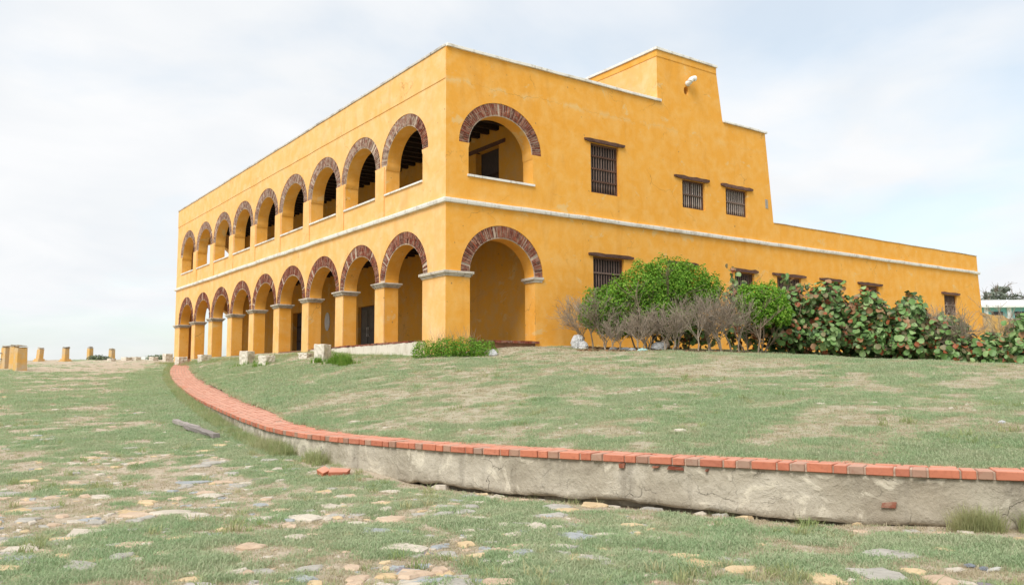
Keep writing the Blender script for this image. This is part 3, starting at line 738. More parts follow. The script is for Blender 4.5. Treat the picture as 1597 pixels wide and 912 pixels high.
# ---------------------------------------------------------------- low retaining wall with brick edging
wall = empty('retaining_wall', tuple(EC[400]*np.array([1,1,1])), 'low curved concrete retaining wall edged with orange bricks around the lawn', 'wall')
wall_off = -EC[400]
def W(P): return np.asarray(P,float)+wall_off
def edge_pt(s, inset, dz=0.):
    i = np.clip(s/.05,0,len(EC)-1.001); k = int(i); f = i-k; j = min(k+1,len(EC)-1)
    p = EC[k]*(1-f)+EC[j]*f; n = EN[k]*(1-f)+EN[j]*f
    return np.array([p[0]+n[0]*inset, p[1]+n[1]*inset, p[2]+dz])
BH = .070
def wall_body():
    idx = np.arange(0,len(EC),2); V=[]; nrow = 12
    for c,i in enumerate(idx):
        p = EC[i]; n = EN[i]; s = ES[i]
        D = (p[0]-CAM[0])*VX+(p[1]-CAM[1])*VY
        zb = p[2]-BH-.40-.05*fbm(np.array([s]),np.array([0.]),1.2,4,91)[0]
        und = .085*(float(fbm(np.array([s]),np.array([5.]),.40,4,95)[0])**1.5)
        zb = zb+und*1.0
        for k in range(nrow+1):
            t = k/nrow; z = p[2]-BH-.004+(zb-(p[2]-BH))*t
            b = .035-.03*t+.055*(float(fbm(np.array([s]),np.array([t*.5+s*.0]),.33,4,97)[0])-.5)
            if k==nrow: b += .03
            V.append((p[0]+n[0]*b,p[1]+n[1]*b,z))
        V.append((p[0]+n[0]*.22,p[1]+n[1]*.22,zb)); V.append((p[0]+n[0]*.22,p[1]+n[1]*.22,zb-.7))
        V.append((p[0]+n[0]*(ew(s)-.02),p[1]+n[1]*(ew(s)-.02),zb-.7)); V.append((p[0]+n[0]*(ew(s)-.02),p[1]+n[1]*(ew(s)-.02),p[2]-BH-.004))
    m = nrow+5; n = len(idx); i = np.arange(n-1)[:,None]*m; j = np.arange(m)[None,:]; j2=(j+1)%m
    F = np.stack([i+j,i+j2,i+m+j2,i+m+j],-1).reshape(-1,4)
    me = np_mesh('concrete_face', W(V), F, M['concrete'], True); me.set_sharp_from_angle(angle=R(50))
    return link('concrete_face', me, wall)
wall_body()
def edging_bricks():
    """front row header/stretcher/grey header, rows of stretchers behind; the nearest are objects, the rest one part"""
    L = ES[-1]; cand = []; gap = .015
    s = 0; k = 0
    while s < L-.5:
        w,kind = ((.107,0),(.215,0),(.112,1))[k%3]; w *= rng.uniform(.94,1.05)
        d = .105 if k%3==1 else .22
        cand.append((s,s+w,0.0+rng.normal(0,.004),d,kind,1)); 
        if k%3==1: cand.append((s+rng.uniform(-.01,.01),s+w,.12,.22,0,0))
        s += w+gap+rng.uniform(-.004,.006); k += 1
    for row in range(8):
        s = rng.uniform(0,.2); d0 = .238+row*.125
        while s < L-.5:
            w = .215*rng.uniform(.95,1.04); edge = float(ew(s))-.12+.14*(float(fbm(np.array([s]),np.array([1.]),1.3,3,77)[0])-.5)
            if d0 < edge and rng.random()>.02: cand.append((s,s+w,d0,d0+.107,0,0))
            s += w+.014
    def solid(c):
        s0,s1,d0,d1,kd,fr = c; dz = rng.normal(0,.0022); tl = rng.normal(0,.002,4)
        ns = 1 if not fr else 1
        pts = []
        for z,e in ((-BH,0),(0,1)):
            for (s,d,q) in ((s0,d0,0),(s1,d0,1),(s1,d1,2),(s0,d1,3)): pts.append(edge_pt(s,d+rng.normal(0,.0025),z+(dz+tl[q])*e))
        return np.array(pts)
    pc = np.array([edge_pt(.5*(c[0]+c[1]),.5*(c[2]+c[3])) for c in cand])
    D = (pc[:,0]-CAM[0])*VX+(pc[:,1]-CAM[1])*VY; lat = (pc[:,0]-CAM[0])*VY-(pc[:,1]-CAM[1])*VX
    vis = (D>2)&(np.abs(lat/np.maximum(D,.1))<.68)
    size = np.where(vis, 1/np.maximum(D,.1)*np.array([1.6 if c[5] else .8 for c in cand]), 0)
    pick = set(np.argsort(-size)[:298].tolist())
    restV=[];restF=[];tone=[];n=0
    for i,c in enumerate(cand):
        P = solid(c)
        if i in pick:
            P = W(P); o = P.mean(0); me = np_mesh('brick', P-o, BOXF, M['edge_brick_grey'] if c[4] else M['edge_brick'])
            ob = link('brick', me, wall, loc=o); b = ob.modifiers.new('bevel','BEVEL'); b.width = .006; b.segments = 1
        else:
            restV.append(W(P)); restF.append(BOXF+n); n += 8; tone += [1. if c[4] else rng.uniform(0,.88)]*8
    link('brick_field', np_mesh('brick_field', np.vstack(restV), np.vstack(restF), M['brick_field'], attrs={'tone':tone}), wall)['kind'] = 'stuff'
    # mortar between the bricks, a little below their faces
    idx = np.arange(0,len(EC),3); V=[]
    for i in idx:
        p=EC[i]; nn=EN[i]; wm=float(ew(ES[i]))-.03
        for d,z in ((.022,-BH),(.022,-.010),(wm,-.010),(wm,-BH)): V.append((p[0]+nn[0]*d,p[1]+nn[1]*d,p[2]+z+rng.normal(0,.001)))
    m=4; k=len(idx); ii=np.arange(k-1)[:,None]*m; jj=np.arange(m)[None,:]
    F=np.stack([ii+jj,ii+(jj+1)%m,ii+m+(jj+1)%m,ii+m+jj],-1).reshape(-1,4)
    link('mortar', np_mesh('mortar', W(V), F, M['joint']), wall)
    # bricks showing through the render
    for (s,dz,w,h) in EXPOSED:
        P=[]
        for ins in (.10,-.004):
            for a,b in ((s-w/2,dz-h/2),(s+w/2,dz-h/2),(s+w/2,dz+h/2),(s-w/2,dz+h/2)):
                P.append(edge_pt(a+rng.normal(0,.008),ins,b+rng.normal(0,.005)))
        MBq = MB(); MBq.add(W(P),BOXF); MBq.build('exposed_brick', M['arch_brick'], wall)
def s_at(x, y):
    return float(ES[int(np.argmin((EC[:,0]-x)**2+(EC[:,1]-y)**2))])
EXPOSED = [(s_at(-6.30,-17.62),-.31,.11,.04),(s_at(-7.1,-15.95),-.10,.15,.03),(s_at(-7.3,-15.45),-.105,.05,.05),(s_at(-7.17,-15.8),-.095,.06,.02),(s_at(-6.98,-16.25),-.105,.03,.02)]
edging_bricks()
# ---------------------------------------------------------------- stones set in the ground
def stone_verts(r, asp, h, n=9, seed=None):
    th = np.linspace(0,2*np.pi,n,endpoint=False)+rng.normal(0,.12,n); rr = r*rng.uniform(.55,1.25,n)
    ring = lambda k,z: np.stack([rr*k*np.cos(th),rr*k*asp*np.sin(th),np.full(n,z)+rng.normal(0,h*.10,n)],1)
    V = np.vstack([ring(1.02,-.06),ring(1.0,h*.45),ring(.82,h*.92),[[rng.normal(0,r*.15),rng.normal(0,r*.15),h*1.02]]])
    a = rng.uniform(0,2*np.pi); ca,sa = np.cos(a),np.sin(a); V[:,:2] = V[:,:2]@np.array([[ca,sa],[-sa,ca]])
    F4 = [[i*n+k,i*n+(k+1)%n,(i+1)*n+(k+1)%n,(i+1)*n+k] for i in range(2) for k in range(n)]
    F3 = [[2*n+k,2*n+(k+1)%n,3*n] for k in range(n)]
    return V,F4,F3
def stone_mat(name, a, b):
    t = NT(name); g = t.coord(); c = t.ramp(t.noise(5,6,.65,.4,g),(.3,a),(.7,b))
    c = t.mix(t.ramp(t.noise(28,4,.6,0,g),(.28,.5),(.45,0)), c, tuple(x*.5 for x in a))
    t.col(c); t.bump(t.noise(20,6,.65,0,g),.6,.02); return t.m
SM = [stone_mat('pale_limestone',(.44,.385,.31),(.60,.535,.44)), stone_mat('grey_stone',(.32,.30,.26),(.45,.42,.37)), stone_mat('blue_slate',(.27,.285,.29),(.39,.405,.41)),
      stone_mat('ochre_sandstone',(.50,.36,.20),(.62,.48,.30)), stone_mat('pinkish_tan_stone',(.46,.33,.23),(.58,.45,.33)), stone_mat('purple_slate',(.19,.165,.18),(.28,.25,.265))]
SW = np.array([.27,.20,.12,.17,.22,.02])
STONES=[]
def scatter_stones():
    pts=[]; tries=0
    while len(pts)<2500 and tries<60000:
        tries += 1
        D = 4.5*(30/4.5)**rng.random(); lat = rng.uniform(-1.0,1.0)*D
        x = CAM[0]+VX*D+VY*lat; y = CAM[1]+VY*D-VX*lat
        sd = edge_dist(x,y)[0][0]
        if sd>-.12: continue
        dens = float(fbm(np.array([x]),np.array([y]),1.8,3,131)[0]); px = lat/D
        keep = sstep(.30,.70,dens)*(.28+.72*sstep(.30,-.05,px))
        if D>20: keep *= .5
        if rng.random()>keep: continue
        pts.append((x,y,D))
    info=[]
    for x,y,D in pts:
        r = float(np.clip(rng.lognormal(-3.0,.60),.016,.20)); asp = rng.uniform(.5,1)
        info.append((x,y,D,r,asp,min(.029,.007+r*rng.uniform(.06,.28)),rng.choice(6,p=SW)))
    order = sorted(range(len(info)), key=lambda i: -info[i][3]/info[i][2]*(1 if abs(((info[i][0]-CAM[0])*VY-(info[i][1]-CAM[1])*VX)/info[i][2])<.64 else .01)); big=set(order[:290])
    bulk={k:[[],[],[],0] for k in range(6)}
    for i,(x,y,D,r,asp,h,mk) in enumerate(info):
        V,F4,F3 = stone_verts(r,asp,h, 9 if i in big else 6); z = float(h_low(np.array([x]),np.array([y]))[0])-.008
        STONES.append((x,y,r))
        if i in big:
            link('stone', np_mesh('stone',V,[np.array(F4),np.array(F3)],SM[mk],False), ground, loc=(x,y,z))
        else:
            b = bulk[mk]; b[0].append(V+np.array([x,y,z])); b[1].append(np.array(F4)+b[3]); b[2].append(np.array(F3)+b[3]); b[3]+=len(V)
    V=[];F4=[];F3=[];mi4=[];mi3=[];n=0
    for k,b in bulk.items():
        if not b[0]: continue
        v=np.vstack(b[0]); f4=np.vstack(b[1]); f3=np.vstack(b[2]); V.append(v); F4.append(f4+n); F3.append(f3+n); n+=len(v); mi4+= [k]*len(f4); mi3+=[k]*len(f3)
    o = link('stone_scatter', np_mesh('stone_scatter', np.vstack(V), [np.vstack(F4),np.vstack(F3)], mats=SM, midx=mi4+mi3), ground); o['kind']='stuff'
scatter_stones()
def lawn_stones():
    Vs=[];F4s=[];F3s=[];n=0
    for i in range(260):
        D = 9*(26/9)**rng.random(); lat=rng.uniform(-.35,.66)*D; x=CAM[0]+VX*D+VY*lat; y=CAM[1]+VY*D-VX*lat
        if edge_dist(x,y)[0][0]<.8 or (x>-.5 and y>-.4): continue
        if rng.random()>float(sstep(.42,.62,fbm(np.array([x]),np.array([y]),2.2,3,151)[0])): continue
        V,F4,F3=stone_verts(float(np.clip(rng.lognormal(-3.5,.45),.012,.08)),rng.uniform(.5,1),.02,6)
        Vs.append(V+np.array([x,y,h_up(x,y)[0]])); F4s.append(np.array(F4)+n); F3s.append(np.array(F3)+n); n+=len(V)
    o=link('stone_scatter', np_mesh('stone_scatter',np.vstack(Vs),[np.vstack(F4s),np.vstack(F3s)],SM[0]),lawn); o['kind']='stuff'
lawn_stones()
# ---------------------------------------------------------------- grass
def blade_mesh(name, nb, rad, hmin, hmax, wid, mat, lean=.5):
    V=[];F=[]
    for i in range(nb):
        a=rng.uniform(0,2*np.pi); r=rad*np.sqrt(rng.random()); x,y=r*np.cos(a),r*np.sin(a); h=rng.uniform(hmin,hmax); w=wid*rng.uniform(.7,1.3)
        d=rng.uniform(0,2*np.pi); ln=h*lean*rng.uniform(.3,1.6); px,py=-np.sin(d)*w/2,np.cos(d)*w/2; dx,dy=np.cos(d)*ln,np.sin(d)*ln
        b=len(V); V += [(x-px,y-py,-.01),(x+px,y+py,-.01),(x+dx*.4+px*.8,y+dy*.4+py*.8,h*.6),(x+dx*.4-px*.8,y+dy*.4-py*.8,h*.6),(x+dx,y+dy,h)]
        F += [[b,b+1,b+2],[b,b+2,b+3],[b+3,b+2,b+4]]
    return np_mesh(name,V,np.array(F),mat)
def grass_mat(name, c1, c2, dry, dryamt):
    t=NT(name); r=t.rand(); c=t.ramp(r,(0,c1),(.6,c2),(1,dry)); g=t.coord()
    c=t.mix(t.math('MULTIPLY',t.ramp(t.noise(1.1,4,.6,0,g),(.42,0),(.66,1)),dryamt),c,dry); t.col(c)
    t.b.inputs['Roughness'].default_value=.75; t.b.inputs['Specular IOR Level'].default_value=.15
    tr=t.n('ShaderNodeBsdfTranslucent'); t.l(c,tr.inputs['Color']); mx=t.n('ShaderNodeMixShader'); mx.inputs[0].default_value=.42
    out=[n for n in t.t.nodes if n.type=='OUTPUT_MATERIAL'][0]; t.l(t.b.outputs[0],mx.inputs[1]); t.l(tr.outputs[0],mx.inputs[2]); t.l(mx.outputs[0],out.inputs['Surface']); return t.m
M['turf'] = grass_mat('turf_blades',(.305,.42,.225),(.38,.485,.27),(.51,.51,.34),.55)
M['turf_tall'] = grass_mat('tall_grass_blades',(.25,.33,.13),(.34,.41,.17),(.50,.46,.27),.6)
M['turf_lush'] = grass_mat('lush_grass_blades',(.13,.26,.035),(.19,.34,.05),(.26,.36,.08),.2)
M['straw'] = grass_mat('straw_blades',(.44,.37,.25),(.54,.46,.33),(.48,.45,.28),.3)
lib = bpy.data.collections.new('grass_library')
def instancer(name, meshes, pts, scl, label, cat='grass', parent=None):
    """points mesh + geometry nodes placing one of the tuft meshes on each point"""
    me = bpy.data.meshes.new(name); me.vertices.add(len(pts)); me.vertices.foreach_set('co',np.asarray(pts,np.float32).ravel())
    a = me.attributes.new('sc','FLOAT','POINT'); a.data.foreach_set('value',np.asarray(scl,np.float32))
    o = link(name, me); tag(o,label,cat,kind='stuff')
    ng = bpy.data.node_groups.new(name,'GeometryNodeTree'); ng.interface.new_socket('Geometry',in_out='INPUT',socket_type='NodeSocketGeometry'); ng.interface.new_socket('Geometry',in_out='OUTPUT',socket_type='NodeSocketGeometry')
    N=ng.nodes.new; L=ng.links.new; gi=N('NodeGroupInput'); go=N('NodeGroupOutput'); ip=N('GeometryNodeInstanceOnPoints'); ip.inputs['Pick Instance'].default_value=True
    gg=N('GeometryNodeGeometryToInstance')
    for m in meshes[::-1]:
        ob=bpy.data.objects.new(m.name,m); lib.objects.link(ob)
        oi=N('GeometryNodeObjectInfo'); oi.inputs['Object'].default_value=ob; oi.inputs['As Instance'].default_value=True; L(oi.outputs['Geometry'],gg.inputs[0])
    rv=N('FunctionNodeRandomValue'); rv.data_type='FLOAT_VECTOR'; rv.inputs[0].default_value=(-.12,-.12,0); rv.inputs[1].default_value=(.12,.12,6.283)
    ri=N('FunctionNodeRandomValue'); ri.data_type='INT'
    for s in ri.inputs:
        if s.type=='INT' and s.name=='Min': s.default_value=0
        if s.type=='INT' and s.name=='Max': s.default_value=len(meshes)-1
    na=N('GeometryNodeInputNamedAttribute'); na.data_type='FLOAT'; na.inputs['Name'].default_value='sc'
    L(gi.outputs[0],ip.inputs['Points']); L(gg.outputs[0],ip.inputs['Instance']); L([s for s in rv.outputs if s.type=='VECTOR'][0],ip.inputs['Rotation'])
    L([s for s in ri.outputs if s.type=='INT'][0],ip.inputs['Instance Index']); L([s for s in na.outputs if s.enabled][0],ip.inputs['Scale']); L(ip.outputs[0],go.inputs[0])
    md=o.modifiers.new('scatter','NODES'); md.node_group=ng; return o
SGRID = np.zeros((1400,1400),bool)          # 3 cm cells covered by stones: no grass grows there
for _x,_y,_r in STONES:
    ci,cj = int((_x+24)/.03), int((_y+24)/.03); q = max(1,int(_r*.6/.03))
    if q<=ci<1400-q and q<=cj<1400-q:
        a,b = np.ogrid[-q:q+1,-q:q+1]; SGRID[ci-q:ci+q+1,cj-q:cj+q+1] |= (a*a+b*b<=q*q)
def on_stone(x,y):
    i=((x+24)/.03).astype(int); j=((y+24)/.03).astype(int); ok=(i>=0)&(i<1400)&(j>=0)&(j<1400); r=np.zeros(x.shape,bool); r[ok]=SGRID[i[ok],j[ok]]; return r
def sample_view(n, d0, d1):
    m = int(n*.55); D = d0*(d1/d0)**rng.random(n+m); t = np.r_[rng.uniform(-.72,.72,n), rng.uniform(.72,1.6,m)*rng.choice([-1,1],m)]; lat = t*D
    return CAM[0]+VX*D+VY*lat, CAM[1]+VY*D-VX*lat, D
short = [blade_mesh('turf_tuft',38,.085,.008,.030,.005,M['turf'],.9) for _ in range(4)]
x,y,D = sample_view(330000,4.2,60); sd,_ = edge_dist(x,y)
k = (sd<-.03)&~on_stone(x,y)&(rng.random(len(x))<sstep(58,30,D)*.8+.2)&~((x>-.3)&(y<33)); x,y,D,sd = x[k],y[k],D[k],sd[k]; g = grass_low(x,y); k = rng.random(len(x)) < .02+.70*g**1.5; dl=~k&(rng.random(len(x))<.14); dx,dy,dD=x[dl],y[dl],D[dl]; x,y,D,g = x[k],y[k],D[k],g[k]
instancer('turf_grass', short, np.stack([x,y,h_low(x,y)-.003],1), (.5+.5*g+.25*fbm(x,y,.22,2,71))*rng.uniform(.75,1.3,len(x))*np.clip(D/12,1,1.7), 'short patchy grass growing between the stones of the lower ground')
x,y,D = sample_view(290000,6.0,52); sd,_ = edge_dist(x,y); b = np.hypot(np.maximum(-x,0),np.maximum(-y,0))
sd_,ji = edge_dist(x,y); edge_in = ew(ES[ji])-.16+.12*(fbm(x+y*.3,y,.9,3,177)-.5)*2; k = (sd>edge_in)&((x<-.45)|(y<-.15))&(x<50)
x,y,D,sd = x[k],y[k],D[k],sd[k]; g = grass_up(x,y); k = rng.random(len(x)) < .03+.66*g**1.4; du=~k&(rng.random(len(x))<.20); ux,uy,uD=x[du],y[du],D[du]; x,y,D,g,sd = x[k],y[k],D[k],g[k],sd[k]
instancer('lawn_grass', short, np.stack([x,y,h_up(x,y)-.004],1), (.5+.5*g+.25*fbm(x,y,.25,2,73))*rng.uniform(.75,1.3,len(x))*np.clip(D/12,1,1.6), 'short dry lawn grass on the slope above the brick edging')
straw = [blade_mesh('straw_tuft',26,.085,.008,.026,.0055,M['straw'],1.3) for _ in range(3)]
instancer('straw_grass', straw, np.vstack([np.stack([dx,dy,h_low(dx,dy)-.003],1),np.stack([ux,uy,h_up(ux,uy)-.003],1)]), np.r_[rng.uniform(.6,1.1,len(dx))*np.clip(dD/12,1,1.6),rng.uniform(.6,1.1,len(ux))*np.clip(uD/12,1,1.6)], 'dry straw-coloured grass on the bare patches')
weed = [blade_mesh('weed_tuft',30,.07,.03,.11,.008,M['turf_tall'],.9) for _ in range(4)]
x,y,D = sample_view(9000,4.4,26); sd,_ = edge_dist(x,y); w = fbm(x,y,.8,3,401); k = (rng.random(len(x))<sstep(.55,.75,w)*.5)&(((sd<-.1)&~on_stone(x,y))|((sd>1.2)&((x<-.6)|(y<-.3)))); x,y,sd = x[k],y[k],sd[k]
instancer('weeds', weed, np.stack([x,y,np.where(sd<0,h_low(x,y),h_up(x,y))-.004],1), rng.uniform(.35,1.0,len(x)), 'scattered coarser weed tufts standing out of the short turf')
tall = [blade_mesh('tall_tuft',16,.06,.05,.27,.0045,M['turf_tall'],.75) for _ in range(5)]
P=[];S=[]
def along(s0,s1,n,o0,o1,sc0,sc1,thr):
    for i in range(n):
        s=rng.uniform(s0,s1); off=-rng.uniform(o0,o1)
        if float(fbm(np.array([s]),np.array([2.]),.55,3,201)[0])<thr: continue
        p=edge_pt(s,off); z=float(h_low(np.array([p[0]]),np.array([p[1]]))[0]); P.append((p[0],p[1],z-.01)); S.append(rng.uniform(sc0,sc1))
sA=s_at(-8.5,-10.6); sB=s_at(-6.0,5.0)
along(sA,sB,1700,.0,.34,.3,.75,.36); along(sA-.6,sA+1.4,260,.0,.22,.5,1.0,.42)
along(s_at(-5.2,-19.3),s_at(-6.12,-18.05),620,.0,.16,.5,1.0,.30); along(s_at(-6.05,-18.1),s_at(-8.4,-11.2),160,.02,.12,.25,.5,.60); along(sB,ES[-1]-1,900,.0,.3,.35,.8,.4)
instancer('wall_foot_grass', tall, P, S, 'taller grass tufts along the foot of the curved wall')
P=[];S=[]
for i in range(1500):      # unmown rim below the arcade
    yy=rng.uniform(1.5,31); xx=-rng.uniform(.42,1.25)-.35*float(fbm(np.array([yy]),np.array([0.]),1.5,3,231)[0])
    P.append((xx,yy,h_up(xx,yy)[0]-.01)); S.append(rng.uniform(.35,.8))
instancer('arcade_foot_grass', tall, P, S, 'unmown grass strip along the foot of the arcade')
# ---------------------------------------------------------------- plants
def leaf_mat(name, ca, cb, trans=.3, rough=.6):
    t=NT(name); g=t.coord(); r=t.rand()
    c=t.mix(t.noise(3.5,4,.6,0,g),ca,cb); c=t.mix(1,c,t.ramp(r,(0,.8),(1,1.15)),'MULTIPLY'); t.col(c)
    t.b.inputs['Roughness'].default_value=rough; t.b.inputs['Specular IOR Level'].default_value=.3
    tr=t.n('ShaderNodeBsdfTranslucent'); t.l(c,tr.inputs['Color']); mx=t.n('ShaderNodeMixShader'); mx.inputs[0].default_value=trans
    out=[n for n in t.t.nodes if n.type=='OUTPUT_MATERIAL'][0]; t.l(t.b.outputs[0],mx.inputs[1]); t.l(tr.outputs[0],mx.inputs[2]); t.l(mx.outputs[0],out.inputs['Surface']); return t.m
M['leaf_a']=leaf_mat('bright_leaf',(.17,.37,.03),(.26,.48,.045),.35); M['leaf_b']=leaf_mat('mid_leaf',(.10,.26,.022),(.16,.35,.035),.3); M['leaf_c']=leaf_mat('yellow_green_leaf',(.30,.48,.06),(.38,.55,.09),.35)
M['sg']=[leaf_mat('grape_leaf_green',(.125,.24,.07),(.20,.335,.105),.2,.45),leaf_mat('grape_leaf_light',(.25,.39,.14),(.34,.46,.20),.25,.45),leaf_mat('grape_leaf_dark',(.045,.09,.03),(.075,.135,.042),.15,.45),
         leaf_mat('grape_leaf_red',(.30,.075,.035),(.36,.13,.05),.2,.5),leaf_mat('grape_leaf_olive',(.20,.19,.09),(.28,.23,.13),.2,.5),leaf_mat('grape_leaf_rust',(.34,.17,.075),(.38,.23,.13),.2,.5)]
SGW=np.array([.38,.17,.17,.085,.12,.075])
M['twig']=plain('grey_twig',(.325,.265,.205),.25,8,.95,.3,.005,False); M['stem']=plain('woody_stem',(.24,.18,.13),.3,8,.95,.3,.005,False)
M['far_leaf']=leaf_mat('far_leaf',(.13,.155,.115),(.19,.215,.165),.2); M['far_leaf_b']=leaf_mat('far_leaf_light',(.18,.20,.16),(.24,.26,.21),.2)
M['low_leaf']=leaf_mat('scrub_leaf',(.20,.26,.15),(.28,.33,.20),.2)  # paler than near leaves: distance haze painted into the colour
M['litter']=leaf_mat('dead_leaf',(.30,.14,.06),(.20,.105,.055),.1)
def quads(C, size, asp, nrm, tilt=.7):
    """leaf quads folded along the midrib: centres C, facing roughly nrm"""
    n=len(C); N=nrm+rng.normal(0,tilt,(n,3)); N/=np.linalg.norm(N,axis=1)[:,None]+1e-9
    A=rng.normal(0,1,(n,3)); A-=N*(A*N).sum(1)[:,None]; A/=np.linalg.norm(A,axis=1)[:,None]+1e-9; B=np.cross(N,A)
    s=(size*rng.uniform(.65,1.3,n))[:,None]; w=s*asp*.5
    V=np.stack([C-A*s*.5, C+B*w+N*s*.10, C+A*s*.5, C-B*w+N*s*.10],1).reshape(-1,3)
    i=np.arange(n)[:,None]*4; F=np.vstack([i+np.array([[0,1,2]]),i+np.array([[0,2,3]])]); return V,F
def lobes(cs, n, shell=.55):
    """random points through a set of ellipsoid lobes (c, r)"""
    cs=[(np.array(c,float),np.array(r,float)) for c,r in cs]; vol=np.array([np.prod(r)**.8 for c,r in cs]); k=rng.choice(len(cs),n,p=vol/vol.sum())
    d=rng.normal(0,1,(n,3)); d/=np.linalg.norm(d,axis=1)[:,None]; u=rng.random(n)**(1/3); u=np.where(rng.random(n)<shell,.8+.25*rng.random(n),u)
    c=np.array([cs[i][0] for i in k]); r=np.array([cs[i][1] for i in k]); bump=1+.22*np.sin(d[:,0]*7+k)*np.cos(d[:,1]*6+2*k)
    return c+d*r*(u*bump)[:,None], d
def leaf_part(name, P, d, size, asp, mats, w, parent, tilt=.7):
    V,F=quads(P,size,asp,d+np.array([0,0,.5]),tilt); n=len(P); mi=rng.choice(len(mats),n,p=w)
    return link(name,np_mesh(name,V,F,mats=mats,midx=np.r_[mi,mi]),parent)
def branch(mb, p, d, L, r, depth, spread=.55, up=.12, n=5, minr=.004, tips=None, kids=(2,4)):
    pts=[np.array(p,float)]; d=np.array(d,float)/np.linalg.norm(d)
    for i in range(n):
        d=d+rng.normal(0,.13,3)+np.array([0,0,up*.4]); d/=np.linalg.norm(d); pts.append(pts[-1]+d*L/n)
    rr=np.linspace(r,max(minr,r*.55),n+1); mb.tube(pts,rr,4 if r<.02 else 5,cap=False)
    if tips is not None: tips.append(pts[-1])
    if depth>0:
        for k in range(rng.integers(*kids)+1):
            q=pts[rng.integers(max(1,n//2-1),n+1)]; dd=d+rng.normal(0,spread,3); dd[2]=dd[2]*.7+up; branch(mb,q,dd,L*rng.uniform(.5,.8),max(minr,r*.6),depth-1,spread,up,max(2,n-1),minr,tips,kids)
def at_px(px,D):
    lat=(px-798.5)/1301.8*D; return CAM[0]+VX*D+VY*lat, CAM[1]+VY*D-VX*lat
def gz(x,y): return float(h_up(x,y)[0])
# bright green leafy shrubs by the barred window
def leafy(name,loc,lob,n,size,label,group=None,stems=7,h=1.2):
    z=gz(*loc); t=empty(name,(loc[0],loc[1],z),label,'shrub',group)
    m=MB()
    for i in range(stems):
        a=rng.uniform(0,6.28); branch(m,(.5*rng.normal(),.25*rng.normal(),-.05),(.35*np.cos(a),.35*np.sin(a),1),h*rng.uniform(.8,1.1),.03,3,.5,.2,5)
    m.build('stem',M['stem'],t)
    P,d=lobes(lob,n); leaf_part('foliage',P,d,size,.5,[M['leaf_a'],M['leaf_b'],M['leaf_c']],[.52,.30,.18],t)['kind']='stuff'; return t
leafy('leafy_shrub',(6.0,-2.7),[((-1.35,.8,1.3),(.8,.6,.68)),((-.75,.4,1.55),(.8,.65,.72)),((-.1,.1,1.95),(.9,.75,.85)),((.55,-.2,2.1),(.85,.7,.85)),((1.2,-.5,2.0),(.85,.65,.78)),((1.65,-.8,1.65),(.5,.45,.45)),((-.5,.2,.95),(.8,.6,.55)),((.2,-.1,1.2),(.9,.7,.7)),((-1.75,1.0,1.0),(.3,.3,.3)),((1.75,-.85,1.95),(.5,.45,.5)),((.9,-.3,1.1),(.9,.6,.6)),((-1.0,.6,.8),(.7,.5,.45))],38000,.095,'large rounded bright green shrub in front of the barred ground floor window',stems=9,h=1.25)
leafy('leafy_shrub',at_px(1186,26.4),[((-.25,.1,1.7),(.55,.5,.5)),((.3,-.1,1.75),(.55,.45,.52)),((.05,0,1.35),(.6,.5,.5)),((.55,-.35,1.3),(.4,.4,.4))],9500,.095,'small bright green shrub wedged between grey bare twigs and sea grape leaves',stems=5,h=1.1)
# grey leafless shrubs
def dry_proto(seed,h,spread,trunk):
    global rng
    keep=rng; rng=np.random.default_rng(seed); m=MB(); tr=MB(); tips=[]
    for i in range(rng.integers(1,3)):
        base=np.array([rng.normal(0,.05),rng.normal(0,.05),-.05]); top=base+np.array([rng.normal(0,.10),rng.normal(0,.1),h*trunk])
        tr.tube([base,base*.5+top*.5+rng.normal(0,.03,3),top],[.032,.026,.022],6)
        for k in range(5):
            a=rng.uniform(0,6.28); branch(m,top-(top-base)*rng.uniform(0,.35),(spread*np.cos(a),spread*np.sin(a),.9),h*(1-trunk)*.62,.012,3,.48,.22,4,.0037,tips,(2,5))
    a=tr.mesh('trunk',M['twig']); b=m.mesh('twigs',M['twig']); rng=keep; return a,b
DP=[dry_proto(11,1.9,.55,.30),dry_proto(12,1.75,.6,.26),dry_proto(13,1.15,.7,.30),dry_proto(14,1.6,.5,.36),dry_proto(15,1.8,.5,.22),dry_proto(16,1.2,.65,.2)]
def dry(x,y,k,s,label,group='grey leafless shrubs in the hedge'):
    t=empty('bare_shrub',(x,y,gz(x,y)),label,'shrub',group,rz=rng.uniform(0,6.28)); t.scale=(s,s,s)
    link('trunk',DP[k][0],t); o=link('twigs',DP[k][1],t)
DRY=[(904,26.9,1,.85,'leftmost grey leafless shrub of the hedge, behind the white sack'),(922,26.4,3,.95,'grey leafless shrub second from the left end of the hedge'),(944,26.0,4,.90,'grey leafless shrub just left of the big green shrub'),
 (958,25.6,2,.85,'short bare shrub third gap right of the white sack'),(992,25.4,2,1.0,None),(1010,25.8,5,1.1,None),(1041,25.2,2,1.1,None),(1060,25.8,0,.78,None),(1088,25.3,0,.83,'bare grey shrub right of the pale rubbish under the big green shrub'),
 (1106,25.9,4,.88,None),(1124,25.6,1,.9,None),(1139,26.2,3,1.0,None),(1153,25.9,0,.88,'bare grey shrub with a thin upright trunk at the edge of the sea grapes')]
ORD=['first','second','third','fourth','fifth','sixth','seventh','eighth','ninth','tenth','eleventh','twelfth','thirteenth']
for i_,(px,D,k,s,lab) in enumerate(DRY):
    x,y=at_px(px,D); dry(x,y,k,s,lab or ORD[i_]+' grey leafless shrub of the hedge, counted from the white sack')
for px,D,k,s,lab in ((1497,25.6,1,1.0,'bare grey branches rising from the sea grapes below the end window'),(1560,25.2,0,.95,'bare grey branches among sea grape leaves in front of the pale blue house')):
    x,y=at_px(px,D); dry(x,y,k,s,lab,'bare branches at the far end of the hedge')
